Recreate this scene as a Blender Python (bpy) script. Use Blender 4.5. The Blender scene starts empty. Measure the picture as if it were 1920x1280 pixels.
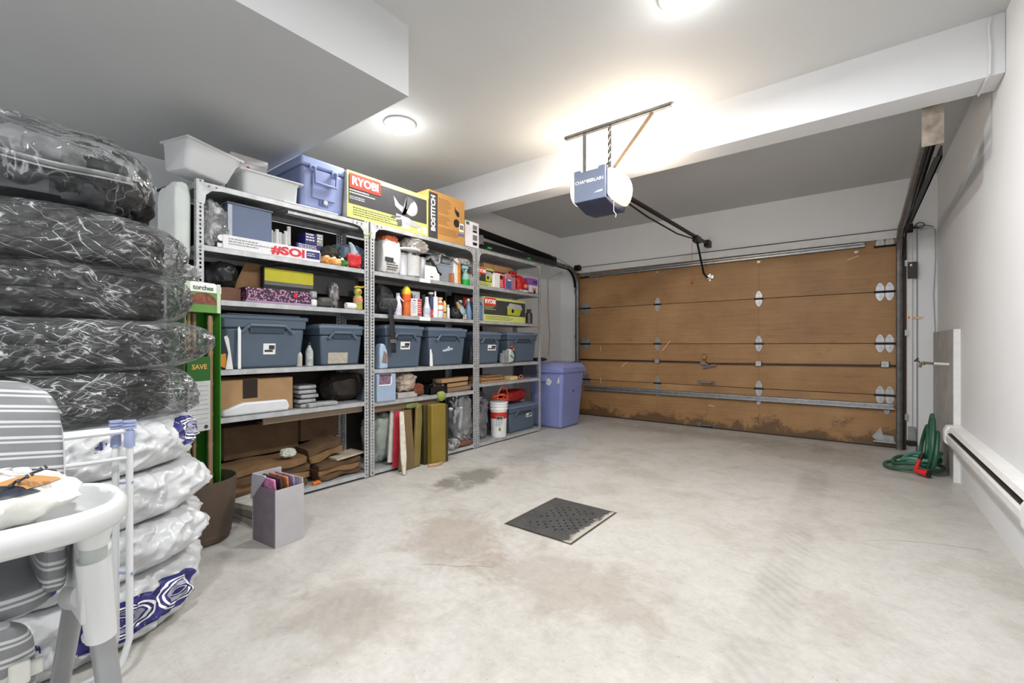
import bpy, math, random
from mathutils import Vector, Matrix, noise, Euler

SC = bpy.context.scene
COL = SC.collection
PI = math.pi

# ------------------------------------------------------------------ camera, world, exposure
FPX, CX, CY, CAMH, YAW = 832.0, 960.0, 646.0, 1.06, math.radians(37.8)
cam_d = bpy.data.cameras.new('camera')
cam_d.sensor_width = 36.0
cam_d.lens = 36.0 * FPX / 1920.0
cam_d.shift_y = (CY - 640.0) / 1920.0
cam_d.clip_start = 0.02
cam = bpy.data.objects.new('camera', cam_d)
COL.objects.link(cam)
cam.location = (0, 0, CAMH)
cam.rotation_euler = (PI / 2, 0, YAW)
SC.camera = cam
SC.view_settings.view_transform = 'Standard'
SC.view_settings.look = 'None'
SC.view_settings.gamma = 1.0
SC.view_settings.use_curve_mapping = False
SC.view_settings.exposure = 0.31

wd = bpy.data.worlds.new('world'); SC.world = wd
wd.use_nodes = True
wd.node_tree.nodes['Background'].inputs[0].default_value = (0.8, 0.9, 1.0, 1)
wd.node_tree.nodes['Background'].inputs[1].default_value = 0.3

LAMP_W = 45.0          # watts of one ceiling fixture
OPENER_W = 17.0

# ------------------------------------------------------------------ helpers: where a sight line meets a real plane
FW = (-math.sin(YAW), math.cos(YAW)); RT = (math.cos(YAW), math.sin(YAW))
def ray(u):
    r = (u - CX) / FPX
    return FW[0] + r * RT[0], FW[1] + r * RT[1]
def Yu(u, X):
    d = ray(u); return X / d[0] * d[1]
def Zv(u, v, X):
    d = ray(u); return CAMH + (CY - v) / FPX * X / d[0]

# ------------------------------------------------------------------ helpers: materials
def lin(c):
    c = c / 255.0
    return c / 12.92 if c <= 0.04045 else ((c + 0.055) / 1.055) ** 2.4
def rgb(c):
    return (lin(c[0]), lin(c[1]), lin(c[2]), 1.0)
MATS = {}
def newmat(name):
    m = bpy.data.materials.new(name); m.use_nodes = True
    nt = m.node_tree
    return m, nt, nt.nodes['Principled BSDF']
def N(nt, typ, **kw):
    n = nt.nodes.new(typ)
    for k, v in kw.items():
        if hasattr(n, k): setattr(n, k, v)
        else: n.inputs[k].default_value = v
    return n
def L(nt, a, b): nt.links.new(a, b)
def ramp(nt, fac, stops):
    r = nt.nodes.new('ShaderNodeValToRGB')
    e = r.color_ramp.elements
    while len(e) < len(stops): e.new(0.5)
    for q, (p, c) in zip(e, stops): q.position = p; q.color = c
    L(nt, fac, r.inputs[0]); return r.outputs[0]
def coords(nt, scale=(1, 1, 1), kind='Object', loc=(0, 0, 0), rot=(0, 0, 0)):
    tc = nt.nodes.new('ShaderNodeTexCoord'); mp = nt.nodes.new('ShaderNodeMapping')
    mp.inputs['Scale'].default_value = scale; mp.inputs['Location'].default_value = loc; mp.inputs['Rotation'].default_value = rot
    L(nt, tc.outputs[kind], mp.inputs[0]); return mp.outputs[0]
def noise_tex(nt, vec, scale, detail=4, rough=.55, dist=0.0):
    n = N(nt, 'ShaderNodeTexNoise'); n.inputs['Scale'].default_value = scale
    n.inputs['Detail'].default_value = detail; n.inputs['Roughness'].default_value = rough; n.inputs['Distortion'].default_value = dist
    L(nt, vec, n.inputs['Vector']); return n.outputs['Fac']
def mixc(nt, fac, a, b, mode='MIX'):
    n = nt.nodes.new('ShaderNodeMix'); n.data_type = 'RGBA'; n.blend_type = mode
    for sock, val in ((n.inputs[0], fac), (n.inputs[6], a), (n.inputs[7], b)):
        if hasattr(val, 'is_linked') or hasattr(val, 'links'): L(nt, val, sock)
        else: sock.default_value = val
    return n.outputs[2]
def mth(nt, op, a, b=0.0, c=None):
    n = nt.nodes.new('ShaderNodeMath'); n.operation = op
    for i, val in enumerate((a, b, c)):
        if val is None: continue
        if hasattr(val, 'links'): L(nt, val, n.inputs[i])
        else: n.inputs[i].default_value = val
    return n.outputs[0]
def bumpn(nt, p, h, strength, dist=.01):
    b = nt.nodes.new('ShaderNodeBump'); b.inputs['Strength'].default_value = strength; b.inputs['Distance'].default_value = dist
    L(nt, h, b.inputs['Height']); L(nt, b.outputs[0], p.inputs['Normal'])
def M(name, c, rough=.5, metal=0.0, var=.10, ns=9.0, bump=0.0, bs=60.0, stretch=(1, 1, 1), coat=0.0, trans=0.0, alpha=1.0, ior=1.45):
    """painted / plastic / metal / card with fine colour variation and relief"""
    if name in MATS: return MATS[name]
    m, nt, p = newmat(name)
    v = coords(nt, stretch)
    f = noise_tex(nt, v, ns, 5)
    a = rgb(c)
    lo = tuple(x * (1 - var) for x in a[:3]) + (1,); hi = tuple(min(1, x * (1 + var)) for x in a[:3]) + (1,)
    L(nt, ramp(nt, f, [(.3, lo), (.7, hi)]), p.inputs['Base Color'])
    p.inputs['Roughness'].default_value = rough; p.inputs['Metallic'].default_value = metal
    p.inputs['Coat Weight'].default_value = coat
    p.inputs['Transmission Weight'].default_value = trans; p.inputs['IOR'].default_value = ior
    p.inputs['Alpha'].default_value = alpha
    if bump: bumpn(nt, p, noise_tex(nt, v, bs, 6), bump)
    MATS[name] = m; return m
def emat(name, c, s):
    if name in MATS: return MATS[name]
    m, nt, p = newmat(name)
    p.inputs['Base Color'].default_value = rgb(c); p.inputs['Emission Color'].default_value = rgb(c); p.inputs['Emission Strength'].default_value = s
    MATS[name] = m; return m
def m_concrete():
    m, nt, p = newmat('concrete_floor')
    v = coords(nt)
    big = noise_tex(nt, v, .55, 6, .62, .4); mid = noise_tex(nt, v, 2.6, 8, .65, .6); fin = noise_tex(nt, v, 38, 6, .7)
    c1 = ramp(nt, big, [(.36, rgb((190, 187, 181))), (.50, rgb((208, 206, 201))), (.66, rgb((216, 215, 211)))])
    c2 = ramp(nt, mid, [(.34, rgb((172, 163, 154))), (.50, rgb((212, 209, 204))), (.72, rgb((222, 221, 218)))])
    c = mixc(nt, .42, c1, c2)
    c = mixc(nt, .28, c, ramp(nt, fin, [(.35, rgb((168, 163, 156))), (.65, rgb((226, 225, 222)))]), 'MULTIPLY')
    stk = noise_tex(nt, coords(nt, (1.2, 9, 1), rot=(0, 0, .5)), 2.2, 7, .72, .5)
    c = mixc(nt, ramp(nt, stk, [(.56, (0, 0, 0, 1)), (.80, (.42, .42, .42, 1))]), c, rgb((160, 150, 141)))
    # old fluid stains, mortar patch and tyre tracks: each a mark with a place and an outline of its own
    def blot(cx, cy, rx, ry, amt, col, cc, rot=0.0):
        vv = coords(nt, (1, 1, 1), loc=(-cx, -cy, 0))
        rr = N(nt, 'ShaderNodeVectorRotate'); rr.rotation_type = 'Z_AXIS'; L(nt, vv, rr.inputs[0]); rr.inputs['Angle'].default_value = rot
        sx = N(nt, 'ShaderNodeVectorMath', operation='MULTIPLY'); L(nt, rr.outputs[0], sx.inputs[0]); sx.inputs[1].default_value = (1 / rx, 1 / ry, 0)
        ln = N(nt, 'ShaderNodeVectorMath', operation='LENGTH'); L(nt, sx.outputs[0], ln.inputs[0])
        nz = noise_tex(nt, v, 5.5, 7, .7, .8)
        d = mth(nt, 'ADD', ln.outputs['Value'], mth(nt, 'MULTIPLY', mth(nt, 'SUBTRACT', nz, .5), 2.4))
        k = ramp(nt, d, [(.45, (1, 1, 1, 1)), (1.0, (0, 0, 0, 1))])
        return mixc(nt, mth(nt, 'MULTIPLY', k, amt), cc, rgb(col))
    c = blot(-2.42, 2.62, .22, .42, .75, (108, 101, 93), c)
    c = blot(-2.45, 3.55, .25, .7, .35, (136, 128, 118), c)
    c = blot(-1.75, 1.75, .5, .32, .60, (160, 144, 130), c, .6)
    c = blot(-1.05, 1.7, .5, .35, .48, (158, 144, 132), c)
    c = blot(-1.55, 5.5, 1.6, .30, .38, (128, 122, 114), c)
    c = blot(-.3, 5.2, .8, .5, .30, (128, 122, 114), c)
    c = blot(-1.6, 1.0, .35, .3, .45, (168, 154, 142), c)
    sep = N(nt, 'ShaderNodeSeparateXYZ'); L(nt, v, sep.inputs[0])
    for xc, wd_, amt in ((-.27, .11, .24), (-1.62, .12, .12)):
        dx = mth(nt, 'ABSOLUTE', mth(nt, 'SUBTRACT', sep.outputs[0], xc))
        band = ramp(nt, mth(nt, 'DIVIDE', dx, wd_), [(.6, (1, 1, 1, 1)), (1.0, (0, 0, 0, 1))])
        w = N(nt, 'ShaderNodeTexWave'); w.bands_direction = 'DIAGONAL'; w.inputs['Scale'].default_value = 9; w.inputs['Distortion'].default_value = 2.5
        L(nt, v, w.inputs[0])
        pt = noise_tex(nt, v, 1.7, 5)
        k = mth(nt, 'MULTIPLY', mth(nt, 'MULTIPLY', band, mth(nt, 'ADD', mth(nt, 'MULTIPLY', w.outputs['Fac'], .5), .4)), ramp(nt, pt, [(.38, (0, 0, 0, 1)), (.6, (1, 1, 1, 1))]))
        c = mixc(nt, mth(nt, 'MULTIPLY', k, amt * 1.6), c, rgb((120, 112, 104)))
    spk = noise_tex(nt, v, 70, 2, .5)
    c = mixc(nt, ramp(nt, spk, [(.26, (.5, .5, .5, 1)), (.30, (0, 0, 0, 1))]), c, rgb((110, 100, 90)))
    mot = noise_tex(nt, v, 11, 8, .78, .4)
    c = mixc(nt, .34, c, ramp(nt, mot, [(.34, rgb((176, 170, 164))), (.52, rgb((226, 225, 222))), (.7, rgb((240, 240, 238)))]), 'MULTIPLY')
    c = mixc(nt, .10, c, rgb((150, 150, 149)))
    L(nt, c, p.inputs['Base Color'])
    L(nt, ramp(nt, mid, [(.3, (.50, .5, .5, 1)), (.7, (.34, .34, .34, 1))]), p.inputs['Roughness'])
    bumpn(nt, p, fin, .12, .004)
    return m
def m_drain():
    m, nt, p = newmat('drain_plate')
    v = coords(nt); n1 = noise_tex(nt, v, 9, 7, .75, .5); n2 = noise_tex(nt, v, 60, 5, .7)
    c = mixc(nt, .5, ramp(nt, n1, [(.3, rgb((30, 31, 32))), (.7, rgb((80, 80, 79)))]), ramp(nt, n2, [(.3, rgb((34, 35, 36))), (.7, rgb((84, 83, 81)))]))
    sep = N(nt, 'ShaderNodeSeparateXYZ'); L(nt, v, sep.inputs[0])
    d = mth(nt, 'ADD', sep.outputs[0], mth(nt, 'MULTIPLY', mth(nt, 'SUBTRACT', noise_tex(nt, v, 14, 7, .7), .5), .16))
    c = mixc(nt, ramp(nt, mth(nt, 'MULTIPLY', d, 4.0), [(.70, (0, 0, 0, 1)), (.80, (.9, .9, .9, 1))]), c, rgb((178, 172, 162)))
    L(nt, c, p.inputs['Base Color']); p.inputs['Roughness'].default_value = .65; bumpn(nt, p, n2, .3, .004)
    return m
def m_plywood(seed):
    m, nt, p = newmat('plywood_%d' % seed)
    v = coords(nt, (.7, 1, 14), loc=(seed * 3.7, 0, seed * 1.3))
    g = noise_tex(nt, v, 3.0, 8, .6, .7)
    v2 = coords(nt, loc=(seed * 5.1, 0, 0)); blo = noise_tex(nt, v2, 1.6, 6, .6)
    c = ramp(nt, g, [(.28, rgb((136, 100, 62))), (.5, rgb((156, 117, 75))), (.74, rgb((170, 132, 90)))])
    c = mixc(nt, .5, c, ramp(nt, blo, [(.3, rgb((122, 88, 54))), (.55, rgb((160, 121, 77))), (.75, rgb((184, 148, 104)))]))
    v3 = coords(nt, (1, 1, 2.6), loc=(seed * 2.3, 0, 3)); sm = noise_tex(nt, v3, 4.0, 7, .7, 1.2)
    c = mixc(nt, ramp(nt, sm, [(.60, (0, 0, 0, 1)), (.76, (.55, .55, .55, 1))]), c, rgb((88, 66, 44)))
    if seed == 0:      # the splashed, rotted bottom edge of the lowest section
        sep = N(nt, 'ShaderNodeSeparateXYZ'); L(nt, coords(nt), sep.inputs[0])
        nz = noise_tex(nt, coords(nt, (1, 1, 1)), 3.0, 7, .7, .5)
        h = mth(nt, 'SUBTRACT', sep.outputs[2], mth(nt, 'MULTIPLY', mth(nt, 'SUBTRACT', nz, .42), .9))
        c = mixc(nt, ramp(nt, h, [(-.02, (.7, .7, .7, 1)), (.09, (0, 0, 0, 1))]), c, rgb((58, 42, 28)))
    L(nt, c, p.inputs['Base Color']); p.inputs['Roughness'].default_value = .55
    bumpn(nt, p, g, .15, .004)
    return m
def m_stripes():
    m, nt, p = newmat('striped_vinyl')
    v = coords(nt)
    sep = N(nt, 'ShaderNodeSeparateXYZ'); L(nt, v, sep.inputs[0])
    s = mth(nt, 'FRACT', mth(nt, 'ADD', mth(nt, 'MULTIPLY', sep.outputs[2], 26.0), mth(nt, 'MULTIPLY', sep.outputs[1], 3.0)))
    k = ramp(nt, s, [(0, (0, 0, 0, 1)), (.52, (0, 0, 0, 1)), (.54, (1, 1, 1, 1)), (.66, (1, 1, 1, 1)), (.68, (0, 0, 0, 1)), (.80, (0, 0, 0, 1)), (.82, (1, 1, 1, 1)), (.97, (1, 1, 1, 1)), (.99, (0, 0, 0, 1))])
    L(nt, mixc(nt, k, rgb((124, 126, 129)), rgb((196, 198, 200))), p.inputs['Base Color'])
    p.inputs['Roughness'].default_value = .38
    bumpn(nt, p, noise_tex(nt, v, 18, 4), .25, .01)
    return m
def m_film(name, opacity, tint, bs, strength=.35, rough=.08, streak=.5, flow=False, ior=1.36):
    """clear crumpled plastic film: see-through, glossy, with sparse pale stretch creases"""
    m, nt, p = newmat(name)
    nt.nodes.remove(p)
    out = nt.nodes['Material Output']
    if flow:
        at = N(nt, 'ShaderNodeAttribute'); at.attribute_name = 'flow'
        def mp_(sc, rot):
            a_ = nt.nodes.new('ShaderNodeMapping'); a_.vector_type = 'TEXTURE'; a_.inputs['Rotation'].default_value = (0, 0, rot); a_.inputs['Scale'].default_value = sc
            L(nt, at.outputs['Vector'], a_.inputs[0]); return a_.outputs[0]
        v = at.outputs['Vector']; v2 = mp_((.42, 2.6, 1), 1.05); v3 = mp_((.5, 2.4, 1), 2.25)
    else: v = coords(nt); v2 = coords(nt, (1, 1, .38), rot=(.55, .35, 0)); v3 = coords(nt, (1, 1, .5), rot=(-.6, -.2, .4))
    n1 = noise_tex(nt, v2, bs, 3, .5, 1.2); n2 = noise_tex(nt, v3, bs * 1.7, 2, .5, .8); msk = noise_tex(nt, v, bs * .45, 3, .6)
    r1 = mth(nt, 'ABSOLUTE', mth(nt, 'SUBTRACT', n1, .5)); r2 = mth(nt, 'ABSOLUTE', mth(nt, 'SUBTRACT', n2, .5))
    mk0 = ramp(nt, msk, [(.44, (0, 0, 0, 1)), (.60, (1, 1, 1, 1))])
    crk = mth(nt, 'MULTIPLY', noise_tex(nt, v, bs * 6, 2, .5, .6), mk0)
    h = mth(nt, 'ADD', mth(nt, 'ADD', mth(nt, 'MULTIPLY', r1, 2.0), r2), mth(nt, 'MULTIPLY', crk, .35))
    b = nt.nodes.new('ShaderNodeBump'); b.inputs['Strength'].default_value = strength; b.inputs['Distance'].default_value = .02
    L(nt, h, b.inputs['Height'])
    tr = N(nt, 'ShaderNodeBsdfTransparent'); tr.inputs[0].default_value = (.95, .95, .95, 1)
    gl = N(nt, 'ShaderNodeBsdfGlossy'); gl.inputs['Roughness'].default_value = rough; gl.inputs[0].default_value = (1, 1, 1, 1)
    df = N(nt, 'ShaderNodeBsdfDiffuse'); df.inputs[0].default_value = rgb(tint)
    for q in (gl, df): L(nt, b.outputs[0], q.inputs['Normal'])
    fr = N(nt, 'ShaderNodeFresnel'); fr.inputs[0].default_value = ior; L(nt, b.outputs[0], fr.inputs['Normal'])
    l1 = ramp(nt, r1, [(.0, (1, 1, 1, 1)), (.016, (0, 0, 0, 1))]); l2 = ramp(nt, r2, [(.0, (.7, .7, .7, 1)), (.016, (0, 0, 0, 1))])
    mk = ramp(nt, msk, [(.46, (0, 0, 0, 1)), (.62, (1, 1, 1, 1))])
    line = mth(nt, 'MULTIPLY', mth(nt, 'MAXIMUM', l1, l2), mk)
    k = mth(nt, 'ADD', mth(nt, 'MULTIPLY', line, streak), mth(nt, 'MULTIPLY', mk, opacity))
    k = mth(nt, 'ADD', k, opacity * .25)
    mx1 = N(nt, 'ShaderNodeMixShader'); mx2 = N(nt, 'ShaderNodeMixShader')
    L(nt, k, mx1.inputs[0]); L(nt, tr.outputs[0], mx1.inputs[1]); L(nt, df.outputs[0], mx1.inputs[2])
    L(nt, mth(nt, 'MINIMUM', fr.outputs[0], .75), mx2.inputs[0]); L(nt, mx1.outputs[0], mx2.inputs[1]); L(nt, gl.outputs[0], mx2.inputs[2])
    L(nt, mx2.outputs[0], out.inputs[0])
    return m
def m_speck(name, base, cols, scale):
    m, nt, p = newmat(name)
    vo = N(nt, 'ShaderNodeTexVoronoi'); vo.inputs['Scale'].default_value = scale; L(nt, coords(nt), vo.inputs[0])
    sep = N(nt, 'ShaderNodeSeparateColor'); L(nt, vo.outputs['Color'], sep.inputs[0])
    st = [(i / len(cols), rgb(c)) for i, c in enumerate(cols)]
    r = ramp(nt, sep.outputs[0], st)
    k = ramp(nt, vo.outputs['Distance'], [(.30, (0, 0, 0, 1)), (.42, (1, 1, 1, 1))])
    L(nt, mixc(nt, k, r, rgb(base)), p.inputs['Base Color']); p.inputs['Roughness'].default_value = .35
    return m

# ------------------------------------------------------------------ helpers: meshes and objects
class MB:
    def __init__(s): s.v = []; s.f = []
    def add(s, vs, fs):
        o = len(s.v); s.v += [tuple(p) for p in vs]; s.f += [tuple(i + o for i in q) for q in fs]; return s
    def box(s, x0, y0, z0, x1, y1, z1):
        return s.add([(x0, y0, z0), (x1, y0, z0), (x1, y1, z0), (x0, y1, z0), (x0, y0, z1), (x1, y0, z1), (x1, y1, z1), (x0, y1, z1)],
                     [(0, 3, 2, 1), (4, 5, 6, 7), (0, 1, 5, 4), (1, 2, 6, 5), (2, 3, 7, 6), (3, 0, 4, 7)])
    def taper(s, a, b, z0, z1):           # a, b = (x0,y0,x1,y1) at bottom and top
        return s.add([(a[0], a[1], z0), (a[2], a[1], z0), (a[2], a[3], z0), (a[0], a[3], z0), (b[0], b[1], z1), (b[2], b[1], z1), (b[2], b[3], z1), (b[0], b[3], z1)],
                     [(0, 3, 2, 1), (4, 5, 6, 7), (0, 1, 5, 4), (1, 2, 6, 5), (2, 3, 7, 6), (3, 0, 4, 7)])
    def obox(s, c, size, rot=(0, 0, 0)):
        m = Matrix.Translation(c) @ Euler(rot).to_matrix().to_4x4()
        o = len(s.v); x, y, z = (q / 2 for q in size); s.box(-x, -y, -z, x, y, z)
        for i in range(o, len(s.v)): s.v[i] = tuple(m @ Vector(s.v[i]))
        return s
    def cyl(s, p0, p1, r, n=14, r2=None, cap=True):
        p0, p1 = Vector(p0), Vector(p1); r2 = r if r2 is None else r2
        d = (p1 - p0).normalized(); a = d.orthogonal().normalized(); b = d.cross(a)
        vs = []
        for p, q in ((p0, r), (p1, r2)):
            for i in range(n):
                t = 2 * PI * i / n; vs.append(p + a * (q * math.cos(t)) + b * (q * math.sin(t)))
        fs = [(i, (i + 1) % n, n + (i + 1) % n, n + i) for i in range(n)]
        if cap: fs += [tuple(range(n - 1, -1, -1)), tuple(range(n, 2 * n))]
        return s.add(vs, fs)
    def tube(s, pts, r, n=8, closed=False):
        pts = [Vector(p) for p in pts]; m = len(pts); vs = []
        prev = None
        for i, p in enumerate(pts):
            t = (pts[(i + 1) % m] - pts[i - 1]) if closed else (pts[min(i + 1, m - 1)] - pts[max(i - 1, 0)])
            t.normalize()
            a = t.orthogonal().normalized() if prev is None else (prev - t * prev.dot(t)).normalized()
            prev = a; b = t.cross(a); rr = r[i] if isinstance(r, (list, tuple)) else r
            for k in range(n):
                q = 2 * PI * k / n; vs.append(p + a * (rr * math.cos(q)) + b * (rr * math.sin(q)))
        fs = []
        for i in range(m if closed else m - 1):
            j = (i + 1) % m
            for k in range(n): fs.append((i * n + k, i * n + (k + 1) % n, j * n + (k + 1) % n, j * n + k))
        if not closed: fs += [tuple(range(n - 1, -1, -1)), tuple(range((m - 1) * n, m * n))]
        return s.add(vs, fs)
    def lathe(s, prof, n=20, c=(0, 0, 0), sx=1.0, sy=1.0):
        vs = []; m = len(prof)
        for r, z in prof:
            for i in range(n):
                t = 2 * PI * i / n; vs.append((c[0] + r * sx * math.cos(t), c[1] + r * sy * math.sin(t), c[2] + z))
        fs = [(j * n + i, j * n + (i + 1) % n, (j + 1) * n + (i + 1) % n, (j + 1) * n + i) for j in range(m - 1) for i in range(n)]
        if prof[0][0] > 1e-5: fs.append(tuple(range(n - 1, -1, -1)))
        if prof[-1][0] > 1e-5: fs.append(tuple(range((m - 1) * n, m * n)))
        return s.add(vs, fs)
    def grid(s, fn, nu, nv, cu=False, cv=False):
        vs = [fn(i / (nu if cu else nu - 1), j / (nv if cv else nv - 1)) for j in range(nv) for i in range(nu)]
        fs = []
        for j in range(nv if cv else nv - 1):
            for i in range(nu if cu else nu - 1):
                i2 = (i + 1) % nu; j2 = (j + 1) % nv
                fs.append((j * nu + i, j * nu + i2, j2 * nu + i2, j2 * nu + i))
        return s.add(vs, fs)
    def prism(s, poly, h0, h1, axis='X'):  # poly (a,b) extruded: X -> (h,a,b)  Y -> (a,h,b)  Z -> (a,b,h)
        n = len(poly)
        k = {'X': lambda a, b, h: (h, a, b), 'Y': lambda a, b, h: (a, h, b), 'Z': lambda a, b, h: (a, b, h)}[axis]
        vs = [k(a, b, h0) for a, b in poly] + [k(a, b, h1) for a, b in poly]
        return s.add(vs, [tuple(range(n - 1, -1, -1)), tuple(range(n, 2 * n))] + [(i, (i + 1) % n, n + (i + 1) % n, n + i) for i in range(n)])
    def xf(s, m):
        s.v = [tuple(m @ Vector(p)) for p in s.v]; return s
    def mesh(s, name, mat=None, smooth=True, ang=35):
        me = bpy.data.meshes.new(name); me.from_pydata(s.v, [], s.f); me.update()
        if mat: me.materials.append(mat)
        if smooth:
            me.polygons.foreach_set('use_smooth', [True] * len(me.polygons))
            me.set_sharp_from_angle(angle=math.radians(ang))
        return me
    def build(s, name, mat, parent=None, smooth=True, bevel=0.0, seg=2, ang=35, loc=None, rot=None, subsurf=0, solid=0.0):
        o = bpy.data.objects.new(name, s.mesh(name, mat, smooth, ang)); COL.objects.link(o)
        if parent is not None: o.parent = parent
        if loc is not None: o.location = loc
        if rot is not None: o.rotation_euler = rot
        if solid:
            q = o.modifiers.new('thick', 'SOLIDIFY'); q.thickness = solid; q.offset = 0
        if subsurf:
            q = o.modifiers.new('sub', 'SUBSURF'); q.levels = q.render_levels = subsurf
        if bevel:
            q = o.modifiers.new('bev', 'BEVEL'); q.width = bevel; q.segments = seg; q.limit_method = 'ANGLE'; q.angle_limit = math.radians(40)
        return o
def meshobj(name, me, parent=None, loc=None, rot=None):
    o = bpy.data.objects.new(name, me); COL.objects.link(o)
    if parent is not None: o.parent = parent
    if loc is not None: o.location = loc
    if rot is not None: o.rotation_euler = rot
    return o
def set_flow(o, fn):
    me = o.data; at = me.attributes.new('flow', 'FLOAT_VECTOR', 'POINT'); vals = []
    for v in me.vertices: vals += list(fn(v.co))
    at.data.foreach_set('vector', vals)
def tag(o, label, cat, group=None):
    o['label'] = label; o['category'] = cat
    if group: o['group'] = group
    return o
def thing(name, label, cat, loc=(0, 0, 0), rz=0.0, group=None, rot=None):
    o = bpy.data.objects.new(name, None); COL.objects.link(o); o.empty_display_size = .05
    o.location = loc; o.rotation_euler = rot if rot else (0, 0, rz)
    return tag(o, label, cat, group)
def struct(o, label=None):
    o['kind'] = 'structure'
    if label: o['label'] = label
    return o
TEXTS = []
def text(s, size, parent, loc, mat, rot=(PI / 2, 0, PI / 2), name='lettering', bold=0.0, sx=1.0, ext=.0006):
    """flat print; default rotation puts it on a face that looks along +X"""
    cu = bpy.data.curves.new(name, 'FONT'); cu.body = s; cu.size = size; cu.align_x = 'CENTER'; cu.align_y = 'CENTER'
    cu.extrude = ext; cu.offset = bold; cu.resolution_u = 3
    o = bpy.data.objects.new(name, cu); COL.objects.link(o); o.parent = parent; o.location = loc; o.rotation_euler = rot; o.scale = (sx, 1, 1)
    cu.materials.append(mat); TEXTS.append(o); return o
def finish_texts():
    bpy.context.view_layer.update()
    dg = bpy.context.evaluated_depsgraph_get()
    todo = [(o, bpy.data.meshes.new_from_object(o.evaluated_get(dg))) for o in TEXTS]
    for o, me in todo:
        n = bpy.data.objects.new('lettering', me); COL.objects.link(n)
        n.parent = o.parent; n.location = o.location; n.rotation_euler = o.rotation_euler; n.scale = o.scale
        nm = o.name.split('.')[0]; bpy.data.objects.remove(o); n.name = nm
def fbm(p, sc, seed=0.0, oct=3):
    return noise.fractal(Vector((p[0] * sc + seed, p[1] * sc + seed * 1.7, p[2] * sc - seed * .6)), .9, 2.1, oct)
def ridge(p, sc, seed=0.0):
    return 1.0 - 2.2 * abs(noise.noise(Vector((p[0] * sc + seed, p[1] * sc - seed, p[2] * sc + 2 * seed))))
def blob(size, seed, amp=.12, rd=.08, sc=None, pw=2.6, nu=36, nv=22, flat=True, win=None, lift=0.0):
    """lumpy, creased heap (bag, cloth, foil): local base at z=0, centred in x,y"""
    ax, ay, az = size[0] / 2, size[1] / 2, size[2] / 2; mn = min(ax, ay, az); sc = sc or 1.6 / mn
    sg = lambda c, e: math.copysign(abs(c) ** e, c)
    def fn(a, b):
        t = 2 * PI * a; ph = -PI / 2 + PI * b; e = 2.0 / pw
        x = ax * sg(math.cos(ph), e) * sg(math.cos(t), e); y = ay * sg(math.cos(ph), e) * sg(math.sin(t), e); z = az * sg(math.sin(ph), e)
        k = 1 + amp * fbm((x, y, z), sc * .6, seed) + rd * ridge((x, y, z), sc * 1.2, seed) - rd * .8 + rd * .4 * ridge((x, y, z), sc * 3, seed + 4)
        k += lift; x, y, z = x * k, y * k, z * k + az
        if flat: z = max(z, 0.0)
        return (x, y, z)
    return MB().grid(fn if win is None else (lambda a, b: fn(win[0] + (win[1] - win[0]) * a, win[2] + (win[3] - win[2]) * b)), nu, nv, cu=win is None)
# ------------------------------------------------------------------ shared materials
WALL = M('wall_paint', (226, 228, 231), .62, var=.02, ns=3, bump=.04, bs=220)
CEIL = M('ceiling_paint', (196, 198, 199), .75, var=.02, ns=2, bump=.05, bs=160)
TRIMW = M('trim_paint', (222, 223, 223), .5, var=.05, ns=12, bump=.05, bs=40)
GALV = M('galvanised_steel', (168, 170, 172), .38, .75, .22, 22)
GALVD = M('dull_galvanised_steel', (120, 121, 122), .45, .7, .25, 16)
BLKM = M('black_steel', (26, 26, 27), .42, .4, .3, 14)
BLKP = M('black_plastic', (24, 24, 26), .4, 0, .25, 10)
RUST = M('rusty_plate', (150, 140, 128), .55, .45, .4, 14, .2, 40)
WHITEP = M('white_plastic', (232, 233, 234), .35, 0, .03, 4)
CARD = M('brown_cardboard', (170, 136, 98), .8, 0, .12, 9, .08, 70)
CARDD = M('dark_cardboard', (92, 70, 48), .82, 0, .22, 9, .12, 60)
CARDO = M('old_kraft_card', (128, 98, 66), .82, 0, .25, 7, .3, 26)
SHELFM = M('shelf_steel', (186, 188, 190), .45, .35, .16, 18, .03, 90)
PRINTW = M('white_print', (240, 240, 240), .5, 0, .02, 5)
PRINTK = M('black_print', (28, 28, 30), .5, 0, .08, 8)
CHAR = M('charcoal_print', (58, 58, 60), .5, 0, .12, 12)
RED = M('red_print', (206, 52, 34), .45, 0, .06, 8)
LIME = M('lime_print', (198, 204, 116), .5, 0, .05, 8)
NAVY = M('navy_print', (44, 44, 112), .45, 0, .12, 16)

# ------------------------------------------------------------------ the room
ZC, ZC2, ZS = 2.835, 2.74, 2.442
XL, XR, YD, YB = -3.68, .63, 6.0, -3.2
hx0, hx1, hy0, hy1 = -1.65, -1.19, 2.045, 2.62
fl = MB()
for a in ((-4.3, YB - .2, hx0, 6.4), (hx1, YB - .2, .9, 6.4), (hx0, YB - .2, hx1, hy0), (hx0, hy1, hx1, 6.4)):
    fl.box(a[0], a[1], -.12, a[2], a[3], 0)
floor_o = struct(fl.build('floor', m_concrete(), smooth=False), 'bare stained concrete garage floor')
CRK = M('crack_dark', (118, 110, 102), .9)
def crack(pts, w):
    b = MB()
    for (x0, y0), (x1, y1) in zip(pts, pts[1:]):
        d = Vector((x1 - x0, y1 - y0)).normalized(); nx, ny = -d.y * w / 2, d.x * w / 2
        b.add([(x0 - nx, y0 - ny, .0006), (x0 + nx, y0 + ny, .0006), (x1 + nx, y1 + ny, .0006), (x1 - nx, y1 - ny, .0006)], [(0, 3, 2, 1)])
    b.build('hairline_crack', CRK, floor_o, smooth=False)
crack([(-1.66, 1.42), (-1.60, 1.47), (-1.50, 1.52), (-1.43, 1.58), (-1.36, 1.62)], .0022)
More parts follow.
